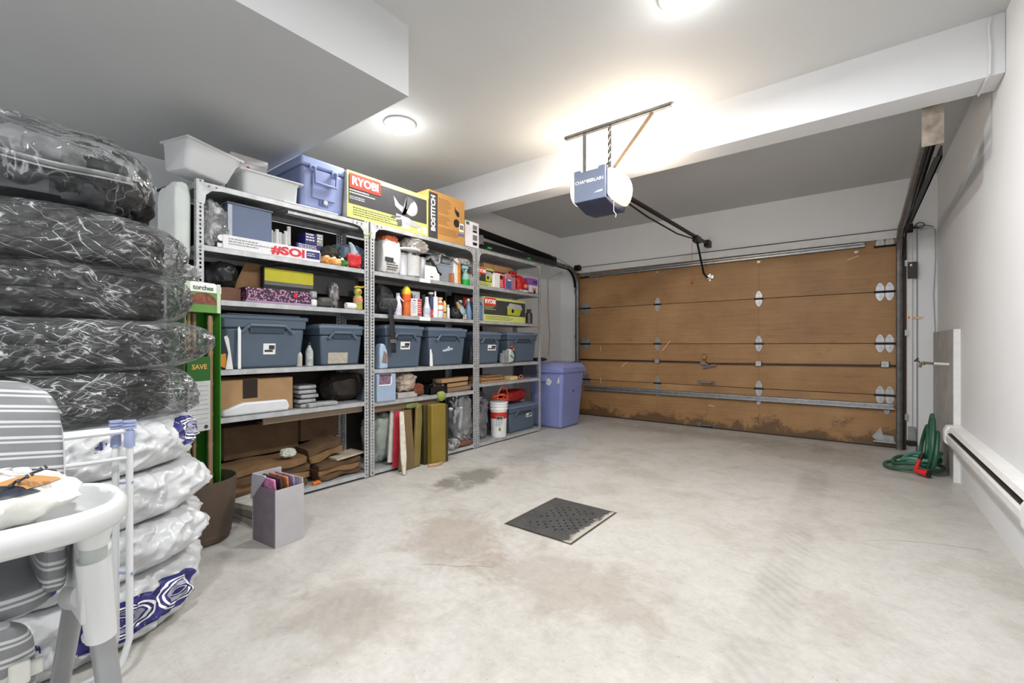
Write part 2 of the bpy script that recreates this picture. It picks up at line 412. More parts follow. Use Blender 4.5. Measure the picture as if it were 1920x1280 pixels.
crack([(-2.62, 3.30), (-2.50, 3.36), (-2.44, 3.44), (-2.30, 3.50)], .003); crack([(-2.55, 3.62), (-2.47, 3.72), (-2.45, 3.80)], .003); crack([(.02, 3.05), (.14, 3.16), (.30, 3.24), (.52, 3.30)], .0018)
struct(MB().box(-4.3, 3.50, 0, XL, 6.3, 2.95).build('wall_left', WALL, smooth=False), 'white wall behind the steel shelving')
struct(MB().box(-4.3, YB, 0, -4.1, 3.50, 2.95).build('wall_left_recess', WALL, smooth=False), 'set-back white wall behind the stacked tyres')
struct(MB().box(XR, YB, 0, .83, 6.3, 2.95).build('wall_right', WALL, smooth=False), 'long white wall above the baseboard heater')
struct(MB().box(-4.3, YB - .2, 0, .83, YB, 2.95).build('wall_front', WALL, smooth=False), 'white wall opposite the garage door')
wb = MB().box(XL, YD, 2.24, XR, 6.2, 2.95).box(.40, YD, 0, XR, 6.2, 2.24).box(XL, YD, 0, -3.36, 6.2, 2.24)
struct(wb.build('wall_back', WALL, smooth=False), 'white wall around the garage door')
struct(MB().box(-4.3, YB, ZC, .83, 3.48, 2.95).build('ceiling', CEIL, smooth=False), 'pale grey ceiling with flush lights')
struct(MB().box(-4.3, 3.70, ZC2, .83, 6.3, 2.95).build('ceiling_lower', CEIL, smooth=False), 'lower grey ceiling between beam and garage door')
struct(MB().box(-4.1, 3.48, 2.512, XR, 3.70, 2.95).build('ceiling_beam', WALL, bevel=.004, smooth=False), 'white boxed beam across the ceiling')
struct(MB().box(-4.2, YB, ZS, -1.97, 1.60, 2.9).build('ceiling_soffit', CEIL, smooth=False), 'boxed soffit dropping below the ceiling')
struct(MB().box(-3.36, 5.985, 2.15, .40, 6.06, 2.232).build('trim_1', TRIMW, smooth=False), 'white header board over the garage door')
pn = struct(MB().box(.598, 4.80, 0, XR + .01, 5.98, 1.18).build('trim_2', M('bare_concrete_panel', (176, 176, 174), .75, 0, .14, 7, .1, 40), smooth=False), 'grey cement panel on the wall behind the hose')
MB().box(.592, 4.785, 0, XR + .01, 4.80, 1.18).build('painted_edge', TRIMW, pn, smooth=False)
jm = M('door_jamb_wood', (118, 78, 44), .6, 0, .25, 6, .1, 40, (6, 6, 1))
struct(MB().box(.345, 5.985, 0, .402, 6.06, 2.16).build('trim_3', jm, smooth=False), 'brown wooden door jamb beside the right track')
struct(MB().box(-3.40, 5.985, 0, -3.345, 6.06, 2.16).build('trim_4', jm, smooth=False), 'brown wooden door jamb beside the left track')
struct(MB().box(.402, 5.975, .10, .445, 6.02, 2.20).build('trim_5', TRIMW, smooth=False, bevel=.003), 'white painted casing strip right of the garage door')
struct(MB().box(.478, 5.988, .0, .484, 6.01, 2.26).build('trim_6', M('seam_shadow', (120, 122, 124), .7), smooth=False), 'narrow grey seam in the wall right of the door')

# ------------------------------------------------------------------ sectional garage door
door = thing('door_1', 'brown plywood sectional garage door with steel hinges and locking bars', 'door', (0, 0, 0))
del door['category']; struct(door)
XA, XB, HS = -3.348, .348, .5362
ply = [m_plywood(i) for i in range(4)]
cuts = [XA, -2.14, -.92, XB]
for r in range(4):
    for c in range(3):
        x0, x1 = cuts[c] + (.0008 if c else 0), cuts[c + 1] - (.0008 if c < 2 else 0)
        MB().box(x0, 6.0, r * HS + .004, x1, 6.045, (r + 1) * HS - .003).build('panel', ply[r], door, smooth=False)
MB().box(XA, 5.995, 0, XB, 6.045, .012).build('bottom_seal', BLKP, door, smooth=False)
MB().box(XA, 6.03, .01, XB, 6.05, 2.14).build('backing_rail', M('door_backing', (60, 42, 26), .8), door, smooth=False)
def hinge_mesh(half=False):
    w = .034; up = [(-w, .012), (-w, .045), (-w * .45, .085), (-w * .2, .092), (w * .2, .092), (w * .45, .085), (w, .045), (w, .012)]
    b = MB().prism(up, -.004, 0, 'Y')
    if not half: b.prism([(x, -z) for x, z in reversed(up)], -.004, 0, 'Y')
    for z in ((.03, .065) if half else (.03, .065, -.03, -.065)): b.cyl((0, -.004, z), (0, -.010, z), .007, 8)
    return b.mesh('hinge', GALV)
hm, hh = hinge_mesh(), hinge_mesh(True)
pin_m = MB().cyl((-.05, -.012, 0), (.05, -.012, 0), .010, 10).mesh('pin', BLKM)
for xs, zs, me in (((-2.14, -.92, .196, .272, -3.28, -3.205), (1, 2, 3), hm), ((.196, .272, -3.28, -3.205), (3.90,), hh)):
    for x in xs:
        for k in zs:
            h = meshobj('hinge', me, door, (x, 6.0, k * HS - (.012 if me is hh else 0)))
            meshobj('pin', pin_m, h)
def channel(x0, z0, x1, z1, w, name):
    m = Matrix.Translation((x0, 0, z0)) @ Matrix.Rotation(-math.atan2(z1 - z0, x1 - x0), 4, 'Y'); l = math.hypot(x1 - x0, z1 - z0)
    b = MB().box(0, 5.955, -w / 2, l, 5.999, -w / 2 + .004).box(0, 5.955, w / 2 - .004, l, 5.999, w / 2).box(0, 5.995, -w / 2, l, 6.0, w / 2)
    b.box(0, 5.955, w / 2 - .016, l, 5.959, w / 2).box(0, 5.955, -w / 2, l, 5.959, -w / 2 + .016)
    b.xf(m); return b.build(name, GALV, door, smooth=False)
channel(-3.15, 2.092, .07, 2.112, .052, 'stiffener_bar'); channel(-3.25, .412, .305, .424, .062, 'stiffener_bar')
for x in (-3.05, -2.14, -.92, .0):
    MB().prism([(x - .02, 2.06), (x + .02, 2.06), (x + .012, 2.035), (x - .012, 2.035)], 5.99, 6.0, 'Y').build('bar_bracket', GALV, door)
for x in (-2.14, -.92, .25):
    MB().prism([(x - .025, .385), (x + .025, .385), (x + .014, .345), (x - .014, .345)], 5.988, 6.0, 'Y').build('bar_bracket', GALV, door)
DKR = M('dark_lock_rod', (58, 46, 38), .5, .5, .3)
MB().box(-3.33, 5.975, .826, -1.50, 5.982, .846).build('lock_rod', DKR, door, smooth=False)
MB().box(-1.56, 5.975, .812, .345, 5.982, .832).xf(Matrix.Translation((-1.56, 0, .82)) @ Matrix.Rotation(-.012, 4, 'Y') @ Matrix.Translation((1.56, 0, -.82))).build('lock_rod', DKR, door, smooth=False)
for x, z in ((-2.14, .838), (-.92, .836), (.235, .858)):
    k = MB().box(x - .035, 5.968, z - .028, x + .035, 5.972, z + .028).box(x - .035, 5.968, z - .028, x - .030, 6.0, z + .028).box(x + .03, 5.968, z - .028, x + .035, 6.0, z + .028)
    k.build('rod_guide', GALV, door, smooth=False)
MB().cyl((-1.53, 5.94, .825), (-1.53, 6.0, .825), .022, 14).obox((-1.53, 5.955, .82), (.09, .012, .03), (0, .3, 0)).obox((-1.47, 5.955, .79), (.16, .01, .016), (0, -.25, 0)).build('lock_handle', GALVD, door)
pl = MB().box(-1.555, 5.955, .875, -1.507, 5.985, .925).build('padlock', M('brass', (190, 140, 60), .3, .8, .1), door, bevel=.005)
MB().tube([(-1.546, 5.97, .92), (-1.546, 5.97, .945)] + [(-1.531 - .015 * math.cos(t), 5.97, .945 + .015 * math.sin(t)) for t in (.6, 1.2, 1.57, 2.0, 2.6)] + [(-1.516, 5.97, .945), (-1.516, 5.97, .92)], .004, 8).build('shackle', GALV, pl)
for z in (.575, .035):
    g = MB().tube([(-1.585, 5.995, z), (-1.57, 5.965, z), (-1.45, 5.965, z), (-1.435, 5.995, z)], .009, 8).build('pull_handle', GALVD, door)
    MB().box(-1.62, 5.993, z - .025, -1.575, 6.0, z + .025).box(-1.445, 5.993, z - .025, -1.40, 6.0, z + .025).build('mounting_plate', GALVD, g, bevel=.004)
MB().prism([(.13, .10), (.20, .20), (.22, .13), (.30, .12), (.315, .06), (.18, .05)], 5.985, 6.0, 'Y').cyl((.24, 5.985, .10), (.24, 5.97, .10), .018).cyl((.14, 5.97, .055), (.34, 5.97, .055), .009).build('bottom_bracket', GALV, door)
MB().cyl((-1.47, 6.0, 1.915), (-1.47, 5.975, 1.915), .03, 12).box(-1.50, 5.97, 1.895, -1.42, 5.99, 1.935).box(-1.475, 5.985, 1.87, -1.455, 5.998, 1.96).build('arm_bracket', M('bright_zinc', (205, 207, 209), .3, .8, .1), door)
WS = M('scratched_wood', (222, 208, 186), .6)
for x, z, l, a in ((-2.99, .66 + .34, .07, 1.57), (-2.99, .53, .09, 1.57), (-2.62, .78, .12, -.7), (-2.02, 1.05, .16, -.9), (-.03, 1.99, .10, -.35), (-1.45, .285, .08, .15)):
    MB().obox((x, 5.9995, z), (l, .001, .006), (0, a, 0)).build('scratch', WS, door, smooth=False)

# ------------------------------------------------------------------ tracks, spring, opener
def track(name, label, X, inward, y_end, z_end, lets):
    t = thing(name, label, 'door track', (X, 5.94, 0))
    pts = [(0, 0, 0), (0, 0, 1.0), (0, 0, 1.93)] + [(0, -.27 * (1 - math.cos(a)), 1.93 + .27 * math.sin(a)) for a in (.3, .6, .9, 1.2, 1.5)]
    pts += [(0, -.6, 2.205), (0, y_end - 5.94, z_end)]
    MB().tube(pts, .027, 8).build('rail', GALVD, t)
    pl_ = []
    for p in pts[2:]: pl_.append((p[0] + inward * .034, p[1], p[2]))
    b = MB()
    for p, q in zip(pl_, pl_[1:]):
        p, q = Vector(p), Vector(q); d = (q - p); n_ = Vector((0, -d.z, d.y)).normalized() * .03
        b.add([p + n_, p - n_, q - n_, q + n_] + [v + Vector((inward * .012, 0, 0)) for v in (p + n_, p - n_, q - n_, q + n_)],
              [(0, 1, 2, 3), (7, 6, 5, 4), (0, 4, 5, 1), (2, 6, 7, 3), (1, 5, 6, 2), (3, 7, 4, 0)])
    b.box(inward * .03 - .01, .0, 0, inward * .03 + .01, .03, 2.0)
    b.build('angle_iron', BLKM, t, smooth=False)
    for z in (.30, 1.15, 1.85):
        MB().box(min(0, inward * .07), .02, z, max(0, inward * .07), .06, z + .06).build('jamb_bracket', GALV, t, smooth=False)
    return t
tr = track('door_track', 'right-hand door track with galvanised rail beside the white wall', .345, 1, 3.74, 2.335, 0)
MB().box(-.025, -2.22, 2.28, .075, -2.212, 2.535).build('hanger_plate', RUST, tr, smooth=False)
MB().box(.06, -2.212, 2.20, .069, -.35, 2.27).box(.030, -2.212, 2.2, .069, -.35, 2.206).build('upper_angle', BLKM, tr, smooth=False, rot=(0, 0, 0))
MB().cyl((.10, -.02, 2.22), (.02, -.02, 2.22), .045, 14).cyl((.12, -.02, 2.22), (-.01, -.02, 2.22), .012, 8).build('pulley', BLKM, tr)
tl = track('door_track', 'left-hand door track bending over the shelving beside the blue bin', -3.345, -1, 3.62, 2.19, 0)
MB().cyl((-.03, -.02, 2.22), (.05, -.02, 2.22), .045, 14).build('pulley', BLKM, tl)
MB().box(.03, -2.32, 2.16, .11, -2.28, 2.26).build('end_bracket', GALV, tl, smooth=False)
MB().box(.035, -2.28, 2.135, .10, -.75, 2.20).build('rear_channel', M('dark_rail', (44, 46, 48), .4, .5, .2), tl, smooth=False)
TAPE = M('green_tape', (60, 190, 80), .5)
for y in (-2.18, -1.42): MB().box(.034, y - .02, 2.134, .102, y + .05, 2.152).build('green_tape', TAPE, tl, smooth=False)
sp = thing('extension_spring', 'long black extension spring stretched above the left door track', 'spring', (-3.415, 3.42, 2.365))
pts = []
turns = 140; Ls = 1.86
for i in range(turns * 9 + 1):
    a = 2 * PI * i / 9; y = Ls * i / (turns * 9)
    pts.append((.040 * math.cos(a), y, .040 * math.sin(a) - y * .045))
MB().tube(pts, .0062, 5).build('coil', BLKM, sp)
MB().cyl((0, 0, 0), (0, Ls, -Ls * .045), .024, 12).build('core_rod', BLKP, sp)
MB().cyl((0, Ls - .02, -.083), (0, Ls + .07, -.087), .042, 14).cyl((-.015, Ls + .11, -.09), (.015, Ls + .11, -.09), .045, 16).build('end_pulley', BLKM, sp)
MB().tube([(0, Ls + .11, -.045), (0, 2.5, -.13)], .003, 6).tube([(0, Ls + .11, -.135), (0, 2.48, -.16)], .003, 6).build('lift_cable', BLKM, sp)

op = thing('door_opener', 'ceiling-hung garage door opener with lit lenses and long black rail', 'door opener', (-1.63, 3.29, 2.14))
HB = M('opener_blue_grey', (118, 128, 150), .4, 0, .05); HBD = M('opener_dark_base', (66, 72, 96), .4, 0, .08)
MB().box(-.14, -.20, .05, .14, .16, .28).build('housing', HBD, op, bevel=.015)
MB().prism([(-.135, .035), (.135, .035), (.135, .285), (.08, .285), (.07, .265), (-.07, .265), (-.08, .285), (-.135, .285)], -.218, -.20, 'Y').build('front_panel', HB, op, bevel=.004)
MB().prism([(-.216, .035), (-.02, -.01), (.14, .0), (.16, .05), (-.2, .05)], -.135, .135, 'X').build('base_pan', HBD, op, bevel=.006)
text('CHAMBERLAIN', .036, op, (0, -.2186, .185), PRINTW, (PI / 2, 0, 0), 'lettering', .0006)
MB().prism([(.04, .085), (.11, .085), (.115, .10), (.08, .097)], -.2195, -.2186, 'Y').build('emblem', PRINTW, op)
LENS = M('frosted_lens', (250, 246, 238), .4, 0, .01); 
lm, nt, p_ = newmat('lit_lens'); p_.inputs['Base Color'].default_value = rgb((250, 240, 225)); p_.inputs['Emission Color'].default_value = (1, .86, .68, 1); p_.inputs['Emission Strength'].default_value = 2.6
for s in (-1, 1):
    def fn(a, b, s=s):
        t = PI * a; y = -.19 + .36 * b; k = max(0, 1 - abs(2 * b - 1) ** 3) ** .5
        return (s * (.142 + .085 * k * math.sin(t)), y, .16 - .12 * math.cos(t) * (.75 + .25 * k))
    MB().grid(fn, 14, 14).build('light_lens', lm, op, solid=.003)
for k in range(7):
    z = .03 + k * .012
    MB().tube([(.15 + .02 * k * .3, -.15, z), (.185 + .004 * k, -.05, z - .004), (.19 + .004 * k, .08, z), (.155, .15, z + .01)], .0025, 6).build('lens_rib', M('lens_rib', (196, 160, 110), .5), op)
lo = bpy.data.lights.new('opener_bulb', 'POINT'); lo.energy = OPENER_W; lo.color = (1, .80, .56); lo.shadow_soft_size = .05
for s, k in ((1, 1.0), (-1, .45)):
    lq = bpy.data.lights.new('opener_bulb', 'POINT'); lq.energy = OPENER_W * k; lq.color = (1, .84, .66); lq.shadow_soft_size = .05
    q = bpy.data.objects.new('opener_bulb', lq); COL.objects.link(q); q.parent = op; q.location = (s * .30, -.02, .28)
MB().box(-.34, -.02, .672, .56, .02, .676).box(-.34, -.02, .672, .56, -.016, .695).build('ceiling_angle', GALVD, op, smooth=False)
for x in (-.15, .075): MB().box(x - .014, -.016, .26, x + .014, -.012, .69).box(x - .014, -.016, .26, x - .010, .012, .69).build('hanger_strap', GALVD, op, smooth=False)
MB().obox((.25, .0, .485), (.030, .004, .50), (0, .74, 0)).build('diagonal_brace', M('tan_strap', (150, 130, 108), .45, .5, .2), op, smooth=False)
WIREM = M('grey_wire', (96, 84, 70), .5)
for k in range(4):
    MB().tube([(-.10 + .03 * k, -.02, .285), (-.04 + .02 * k, -.03, .31), (.03 + .008 * k, -.02, .35), (.075, 0, .40)], .003, 6).build('wire', WIREM, op)
MB().tube([(.075 + .012 * math.sin(i * 1.9), -.018 - .008 * math.cos(i * 1.9), .38 + .018 * i) for i in range(17)], .0022, 6).build('wrapped_wire', PRINTW, op)
MB().tube([(.15, -.10, .03), (.15, -.10, -.05), (.17, -.10, -.075), (.165, -.10, -.10)], .0022, 6).build('antenna_wire', PRINTW, op)
rail = MB().xf(Matrix()); rail.tube([(.09, .16, .175), (.15, 2.60, .19)], .020, 4); rail.build('rail', BLKM, op, smooth=False)
MB().tube([(.07, .16, .15), (.075, .8, .125), (.10, 1.6, .12), (.14, 2.2, .16)], .008, 6).build('drive_chain', BLKM, op)
MB().box(.11, 2.12, .13, .17, 2.28, .20).build('trolley', BLKM, op, smooth=False)
MB().tube([(.14, 2.2, .15), (.14, 2.50, -.20), (.15, 2.64, -.235)], .013, 6).build('door_arm', BLKM, op)
MB().box(.12, 2.58, .15, .18, 2.71, .23).build('header_bracket', BLKM, op, smooth=False)
MB().tube([(.085, 2.2, .13), (.085, 2.2, -.33)], .0028, 6).build('release_cord', M('red_cord', (190, 90, 80), .6), op)
MB().lathe([(.004, .03), (.014, .022), (.014, .006), (.004, 0)], 10, (.085, 2.2, -.36)).build('release_handle', M('red_grip', (170, 50, 45), .5), op)

# ------------------------------------------------------------------ ceiling lights
BULB = emat('lit_bulb', (255, 250, 244), 14)
def ceiling_light(x, y, label, W):
    t = thing('ceiling_light', label, 'ceiling light', (x, y, ZC), group='flush ceiling lights')
    MB().lathe([(.0, 0), (.12, 0), (.125, -.012), (.10, -.03), (.0, -.03)][::-1], 28).build('base_plate', WHITEP, t)
    for s in (-1, 1):
        MB().lathe([(.0, -.075), (.022, -.068), (.032, -.05), (.022, -.03), (.018, -.028)], 16, (s * .055, 0, 0)).build('bulb', BULB, t)
    l = bpy.data.lights.new('ceiling_bulb', 'AREA'); l.shape = 'DISK'; l.size = .22; l.energy = W; l.color = (1, 1, 1)
    q = bpy.data.objects.new('ceiling_bulb', l); COL.objects.link(q); q.parent = t; q.location = (0, 0, -.085)
    l = bpy.data.lights.new('ceiling_spill', 'POINT'); l.energy = LAMP_W * .055; l.color = (1, 1, 1); l.shadow_soft_size = .05
    q = bpy.data.objects.new('ceiling_spill', l); COL.objects.link(q); q.parent = t; q.location = (0, 0, -.13)
ceiling_light(-2.89, 2.26, 'flush two-bulb ceiling light above the shelving, near the soffit corner', LAMP_W * .34)
ceiling_light(-.685, 2.30, 'flush two-bulb ceiling light cut by the top edge of the picture', LAMP_W)
ceiling_light(-.685, -.2, 'added unseen two-bulb fill light behind the viewer', LAMP_W * .7)  # unseen fixture, added behind the camera to fill the near floor
ceiling_light(-.685, -2.3, 'added unseen two-bulb fill light near the end wall', LAMP_W * 1.4)  # another added unseen fixture, strong to lift the soffit by bounce

# ------------------------------------------------------------------ right wall: heater, tap, hose, cables, controls
ht = thing('baseboard_heater', 'white electric baseboard heater mounted low on the right wall', 'heater', (.63, 2.62, .285))
HW = M('heater_enamel', (226, 226, 226), .4, 0, .05, 10, .03, 40)
prof = [(0, 0), (-.05, 0), (-.075, .012), (-.092, .05), (-.092, .085), (-.086, .095), (-.055, .098), (-.055, .118), (-.078, .125), (-.066, .150), (0, .158)]
MB().prism([(x, z) for x, z in prof][::-1], .10, 2.09, 'Y').build('cover', HW, ht, ang=20)
MB().box(-.0585, .12, .099, -.054, 2.06, .117).build('outlet_slot', BLKP, ht, smooth=False)
MB().box(-.0835, .12, .1, -.056, 2.06, .104).build('element_fins', M('heater_fins', (60, 55, 50), .5, .5, .4, 60), ht, smooth=False)
for y in (0, 2.07): MB().prism([(0, -.004), (-.06, -.004), (-.098, .03), (-.098, .12), (-.08, .155), (0, .162)][::-1], y, y + .10, 'Y').build('end_cap', HW, ht, bevel=.006)
tap = thing('hose_tap', 'white-painted water pipe with a brass tap sticking out of the grey panel', 'tap', (.598, 5.04, .90))
MB().cyl((0, 0, 0), (-.09, 0, .004), .011).build('pipe', TRIMW, tap)
MB().cyl((-.08, 0, .003), (-.165, 0, .010), .010).lathe([(.013, 0), (.013, .02), (.009, .03)], 10, (-.155, 0, -.01)).cyl((-.165, 0, .01), (-.178, -.002, -.03), .011, 10).build('spout', M('dull_brass', (120, 110, 92), .45, .6, .2), tap)
MB().cyl((-.175, 0, .012), (-.195, 0, .030), .005, 8).cyl((-.21, 0, .018), (-.185, 0, .048), .007, 8).build('handle', M('dark_handle', (58, 56, 54), .5, .4), tap)
hs = thing('garden_hose', 'green garden hose heaped in the corner with a red spray nozzle', 'hose', (.40, 5.06, 0))
HG = M('hose_green', (44, 92, 68), .45, 0, .15, 12, .05, 90); HG2 = M('hose_teal', (78, 138, 118), .45, 0, .12, 12)
def loop(cx, cy, rx, ry, z, tilt, ph, turns=1.0, wob=.02, n=40, up=0.0):
    o = []
    for i in range(n + 1):
        a = ph + turns * 2 * PI * i / n
        x = cx + rx * math.cos(a); y = cy + ry * math.sin(a); zz = z + tilt * (math.cos(a - .0) * .5 + .5) + wob * math.sin(3 * a + ph)
        o.append((min(x, .178), y, max(.013, zz)))
    return o
MB().tube(loop(-.02, -.02, .185, .15, .02, .03, 0, 3.0, .008, 120), .0145, 8).build('floor_coil', HG, hs)
MB().tube(loop(.0, .02, .15, .17, .05, .05, 1, 3.0, .012, 120), .0145, 8).build('floor_coil', HG, hs)
MB().tube(loop(.03, -.02, .12, .12, .085, .07, 2, 2.0, .015, 80), .0145, 8).build('floor_coil', HG2, hs)
for k, (x, y, h, w, mt) in enumerate(((.13, -.06, .44, .16, HG), (.14, .02, .40, .13, HG2), (.11, .08, .36, .18, HG), (.15, -.12, .34, .12, HG), (.13, .0, .47, .10, HG))):
    pts = [(x - .03 * math.sin(a) - .10 * (1 - (math.sin(a) * .5 + .5)), y + w * math.cos(a) * (.55 + .45 * (1 - max(0, math.sin(a)))), .03 + h * (math.sin(a) * .5 + .5) * .95) for a in [2 * PI * i / 40 for i in range(40)]]
    MB().tube(pts, .0145, 8, True).build('standing_loop', mt, hs)
nz = MB().cyl((-.02, -.205, .040), (.05, -.255, .035), .018, 14, .029).build('nozzle_head', M('nozzle_red', (206, 44, 44), .4), hs)
MB().cyl((.05, -.255, .035), (.060, -.262, .034), .026, 14).build('nozzle_face', BLKP, nz)
MB().cyl((-.02, -.205, .040), (.01, -.15, .12), .015, 12, .012).build('nozzle_grip', MATS['nozzle_red'], hs)
MB().cyl((.01, -.15, .12), (.035, -.12, .17), .014, 12).build('hose_coupling', BLKP, hs)
cb = tag(MB().box(.408, 5.945, 1.725, .482, 5.988, 1.885).build('control_box', M('dark_box', (52, 48, 46), .5), bevel=.003), 'small dark control box on the casing right of the garage door', 'control box')
MB().box(.425, 5.9435, 1.845, .440, 5.945, 1.865).build('indicator', WHITEP, cb)
wl = tag(MB().box(.405, 5.970, 1.315, .432, 5.9745, 1.352).build('warning_sticker', M('sticker_cream', (230, 220, 206), .5)), 'small cream warning sticker with a red mark on the white casing', 'sticker')
MB().box(.413, 5.9685, 1.322, .424, 5.970, 1.345).build('red_mark', RED, wl)
tag(MB().box(.446, 5.986, 1.318, .520, 5.9995, 1.340).build('paper_label', M('tan_label', (222, 190, 150), .6)), 'faded tan paper label on the wall beside the casing', 'label')
pe = thing('door_sensor', 'black photo-eye sensor on a bracket at the foot of the casing', 'sensor', (.43, 5.95, 0))
MB().box(-.03, -.02, .055, .045, .02, .10).build('sensor_body', BLKP, pe, bevel=.004)
MB().box(-.02, .02, .10, .04, .026, .24).box(-.02, -.02, .0, .04, .026, .05).build('bracket', GALV, pe, smooth=False)
CAB = M('grey_cable', (168, 168, 166), .5)
tag(MB().tube([(.50, 5.99, 2.20), (.58, 5.985, 2.215), (.612, 5.98, 2.19), (.615, 5.98, 1.9), (.60, 5.985, 1.55), (.612, 5.985, 1.2), (.608, 5.985, .85)], .004, 6).build('corner_cable', CAB), 'thin grey cable running down the corner behind the tap', 'cable')
tag(MB().tube([(.40, 5.98, 2.21), (.47, 5.97, 2.225)] + [(.50 + .035 * math.cos(a), 5.965 - .01 * math.sin(a * .5), 2.245 + .028 * math.sin(a)) for a in [i * .5 for i in range(26)]] + [(.60, 5.98, 2.22)], .0035, 6).build('coiled_cable', BLKP), 'black cable with a small coil high beside the right track', 'cable')
tag(MB().tube([(.575, 3.470, 2.82), (.565, 3.468, 2.78), (.572, 3.468, 2.65), (.570, 3.470, 2.52), (.56, 3.50, 2.504), (.56, 3.69, 2.504)], .006, 6).build('beam_cable', TRIMW), 'white cable dropping over the end of the ceiling beam', 'cable')
tag(MB().tube([(-3.38, 5.55, 2.12), (-3.66, 5.6, 2.05), (-3.668, 5.62, 1.6), (-3.665, 5.66, 1.2), (-3.668, 5.63, .9)], .006, 6).build('left_wall_cable', CAB), 'grey cable hanging down the left wall behind the blue bin', 'cable')
tag(MB().tube([(-3.32, 5.982, 2.238), (-2.2, 5.98, 2.236), (-.9, 5.98, 2.240), (.33, 5.982, 2.237)], .0035, 6).build('header_cable', M('dark_cable', (70, 70, 70), .5)), 'thin dark cable stapled along the top of the door header', 'cable')
# floor drain
dr = thing('floor_drain', 'square blackened floor drain cover with punched holes', 'drain cover', (-1.42, 2.3325, 0))
DM = m_drain(); DE = M('drain_frame', (120, 116, 108), .5, .5, .3)
wx, wy = .434, .549; nxh, nyh = 15, 19
b = MB(); dx, dy = wx / nxh, wy / nyh; holes = set()
for i in range(3, 13):
    for j in range(3, 16):
        if (i + j) % 2 == 0 and (i * 7 + j * 3) % 5 != 1 and not (6 < i < 9 and j % 4 == 1): holes.add((i, j))
for i in range(nxh):
    for j in range(nyh):
        cx, cy = -wx / 2 + (i + .5) * dx, -wy / 2 + (j + .5) * dy
        sq = [(cx + a * dx / 2, cy + c * dy / 2) for a, c in ((1, 0), (1, 1), (0, 1), (-1, 1), (-1, 0), (-1, -1), (0, -1), (1, -1))]
        if (i, j) in holes:
            ci = [(cx + .0085 * math.cos(k * PI / 4), cy + .0085 * math.sin(k * PI / 4)) for k in range(8)]
            vs = [(x, y, .002) for x, y in sq] + [(x, y, .002) for x, y in ci] + [(x, y, -.006) for x, y in ci]
            b.add(vs, [(k, (k + 1) % 8, 8 + (k + 1) % 8, 8 + k) for k in range(8)] + [(8 + k, 8 + (k + 1) % 8, 16 + (k + 1) % 8, 16 + k) for k in range(8)])
        else: b.add([(x, y, .002) for x, y in (sq[1], sq[3], sq[5], sq[7])], [(0, 1, 2, 3)])
b.build('plate', DM, dr, smooth=False)
fr = MB()
for a in ((-.23, -.2875, -.222, .2875), (.222, -.2875, .23, .2875), (-.222, -.2875, .222, -.2795), (-.222, .2795, .222, .2875)): fr.box(a[0], a[1], -.03, a[2], a[3], .001)
fr.build('frame', DE, dr, smooth=False)
MB().box(-.23, -.2875, -.11, .23, .2875, -.10).build('pit', BLKP, dr, smooth=False)
# ------------------------------------------------------------------ steel shelving units
SF, SBK = -3.07, -3.47                       # front and back plane of the shelves
def slotted_post():
    b = MB(); pitch = .0254; n = 80; w = .038
    def strip(fn):
        for k in range(n):
            z0 = .008 + k * pitch; z1 = z0 + pitch; c = w * .52
            sq = [(w, z0 + pitch / 2), (w, z1), (c, z1), (0, z1), (0, z0 + pitch / 2), (0, z0), (c, z0), (w, z0)]
            ci = [(c + .0065 * math.cos(a), z0 + pitch / 2 + .0085 * math.sin(a)) for a in [q * PI / 4 for q in range(8)]]
            b.add([fn(a, z) for a, z in sq] + [fn(a, z) for a, z in ci], [(q, (q + 1) % 8, 8 + (q + 1) % 8, 8 + q) for q in range(8)])
    strip(lambda a, z: (0, a, z)); strip(lambda a, z: (-a, 0, z))
    me = b.mesh('post', SHELFM, False); return me
POST = slotted_post()
def post(parent, x, y, sx, sy):
    o = meshobj('post', POST, parent, (x, y, 0)); o.scale = (sx, sy, 1)
    q = o.modifiers.new('thick', 'SOLIDIFY'); q.thickness = .002; q.offset = 0
    return o
def shelf_mesh(wy):
    b = MB(); d = SF - SBK; t = .0012
    b.box(-d, 0, -t, 0, wy, 0).box(-t, 0, -.034, 0, wy, 0).box(-d, 0, -.034, -d + t, wy, 0).box(-d, 0, -.034, 0, t, 0).box(-d, wy - t, -.034, 0, wy, 0)
    b.box(-.012, 0, -.034, 0, wy, -.033).box(-d, 0, -.034, -d + .012, wy, -.033)
    b.box(-d + .05, wy / 2 - .02, -.014, -.05, wy / 2 + .02, -t)
    return b
UNITS = []
def unit(label, y0, y1, levels, zoff):
    t = thing('shelving_unit', label, 'shelving unit', (SF, y0, 0), group='galvanised shelving units'); w = y1 - y0; d = SF - SBK
    for x, sx in ((0.002, 1), (-d - .002, -1)):
        for y, sy in ((0, 1), (w, -1)): post(t, x, y, sx, sy)
    for z in levels:
        s = shelf_mesh(w - .008).build('shelf', SHELFM, t, smooth=False, loc=(0, .004, z))
        if z == levels[-1]:
            for y, k in ((.0, 1), (w - .008, -1)):
                MB().prism([(y, -.002), (y + k * .13, -.002), (y + k * .13, -.035), (y + k * .075, -.045), (y + k * .045, -.075), (y + k * .038, -.13), (y, -.13)], .002, .004, 'X').build('gusset', SHELFM, s, smooth=False)
                for dy in (.06, .10): MB().cyl((.004, y + k * dy, -.02), (.008, y + k * dy, -.02), .006, 8).build('bolt', GALVD, s)
    for z in levels[:-1]:
        for y in (.02, w - .02): MB().cyl((.002, y, z - .017), (.009, y, z - .017), .006, 8).build('bolt', GALVD, t)
    return t
L1 = [.05, .61, .905, 1.335, 1.655, 2.03]; L2 = [.05, .595, .86, 1.312, 1.655, 2.04]; L3 = [.045, .655, .855, 1.312, 1.675, 2.05]
u1 = unit('galvanised steel shelving unit nearest the tyres, with the cooler on top', .925, 2.092, L1, 0)
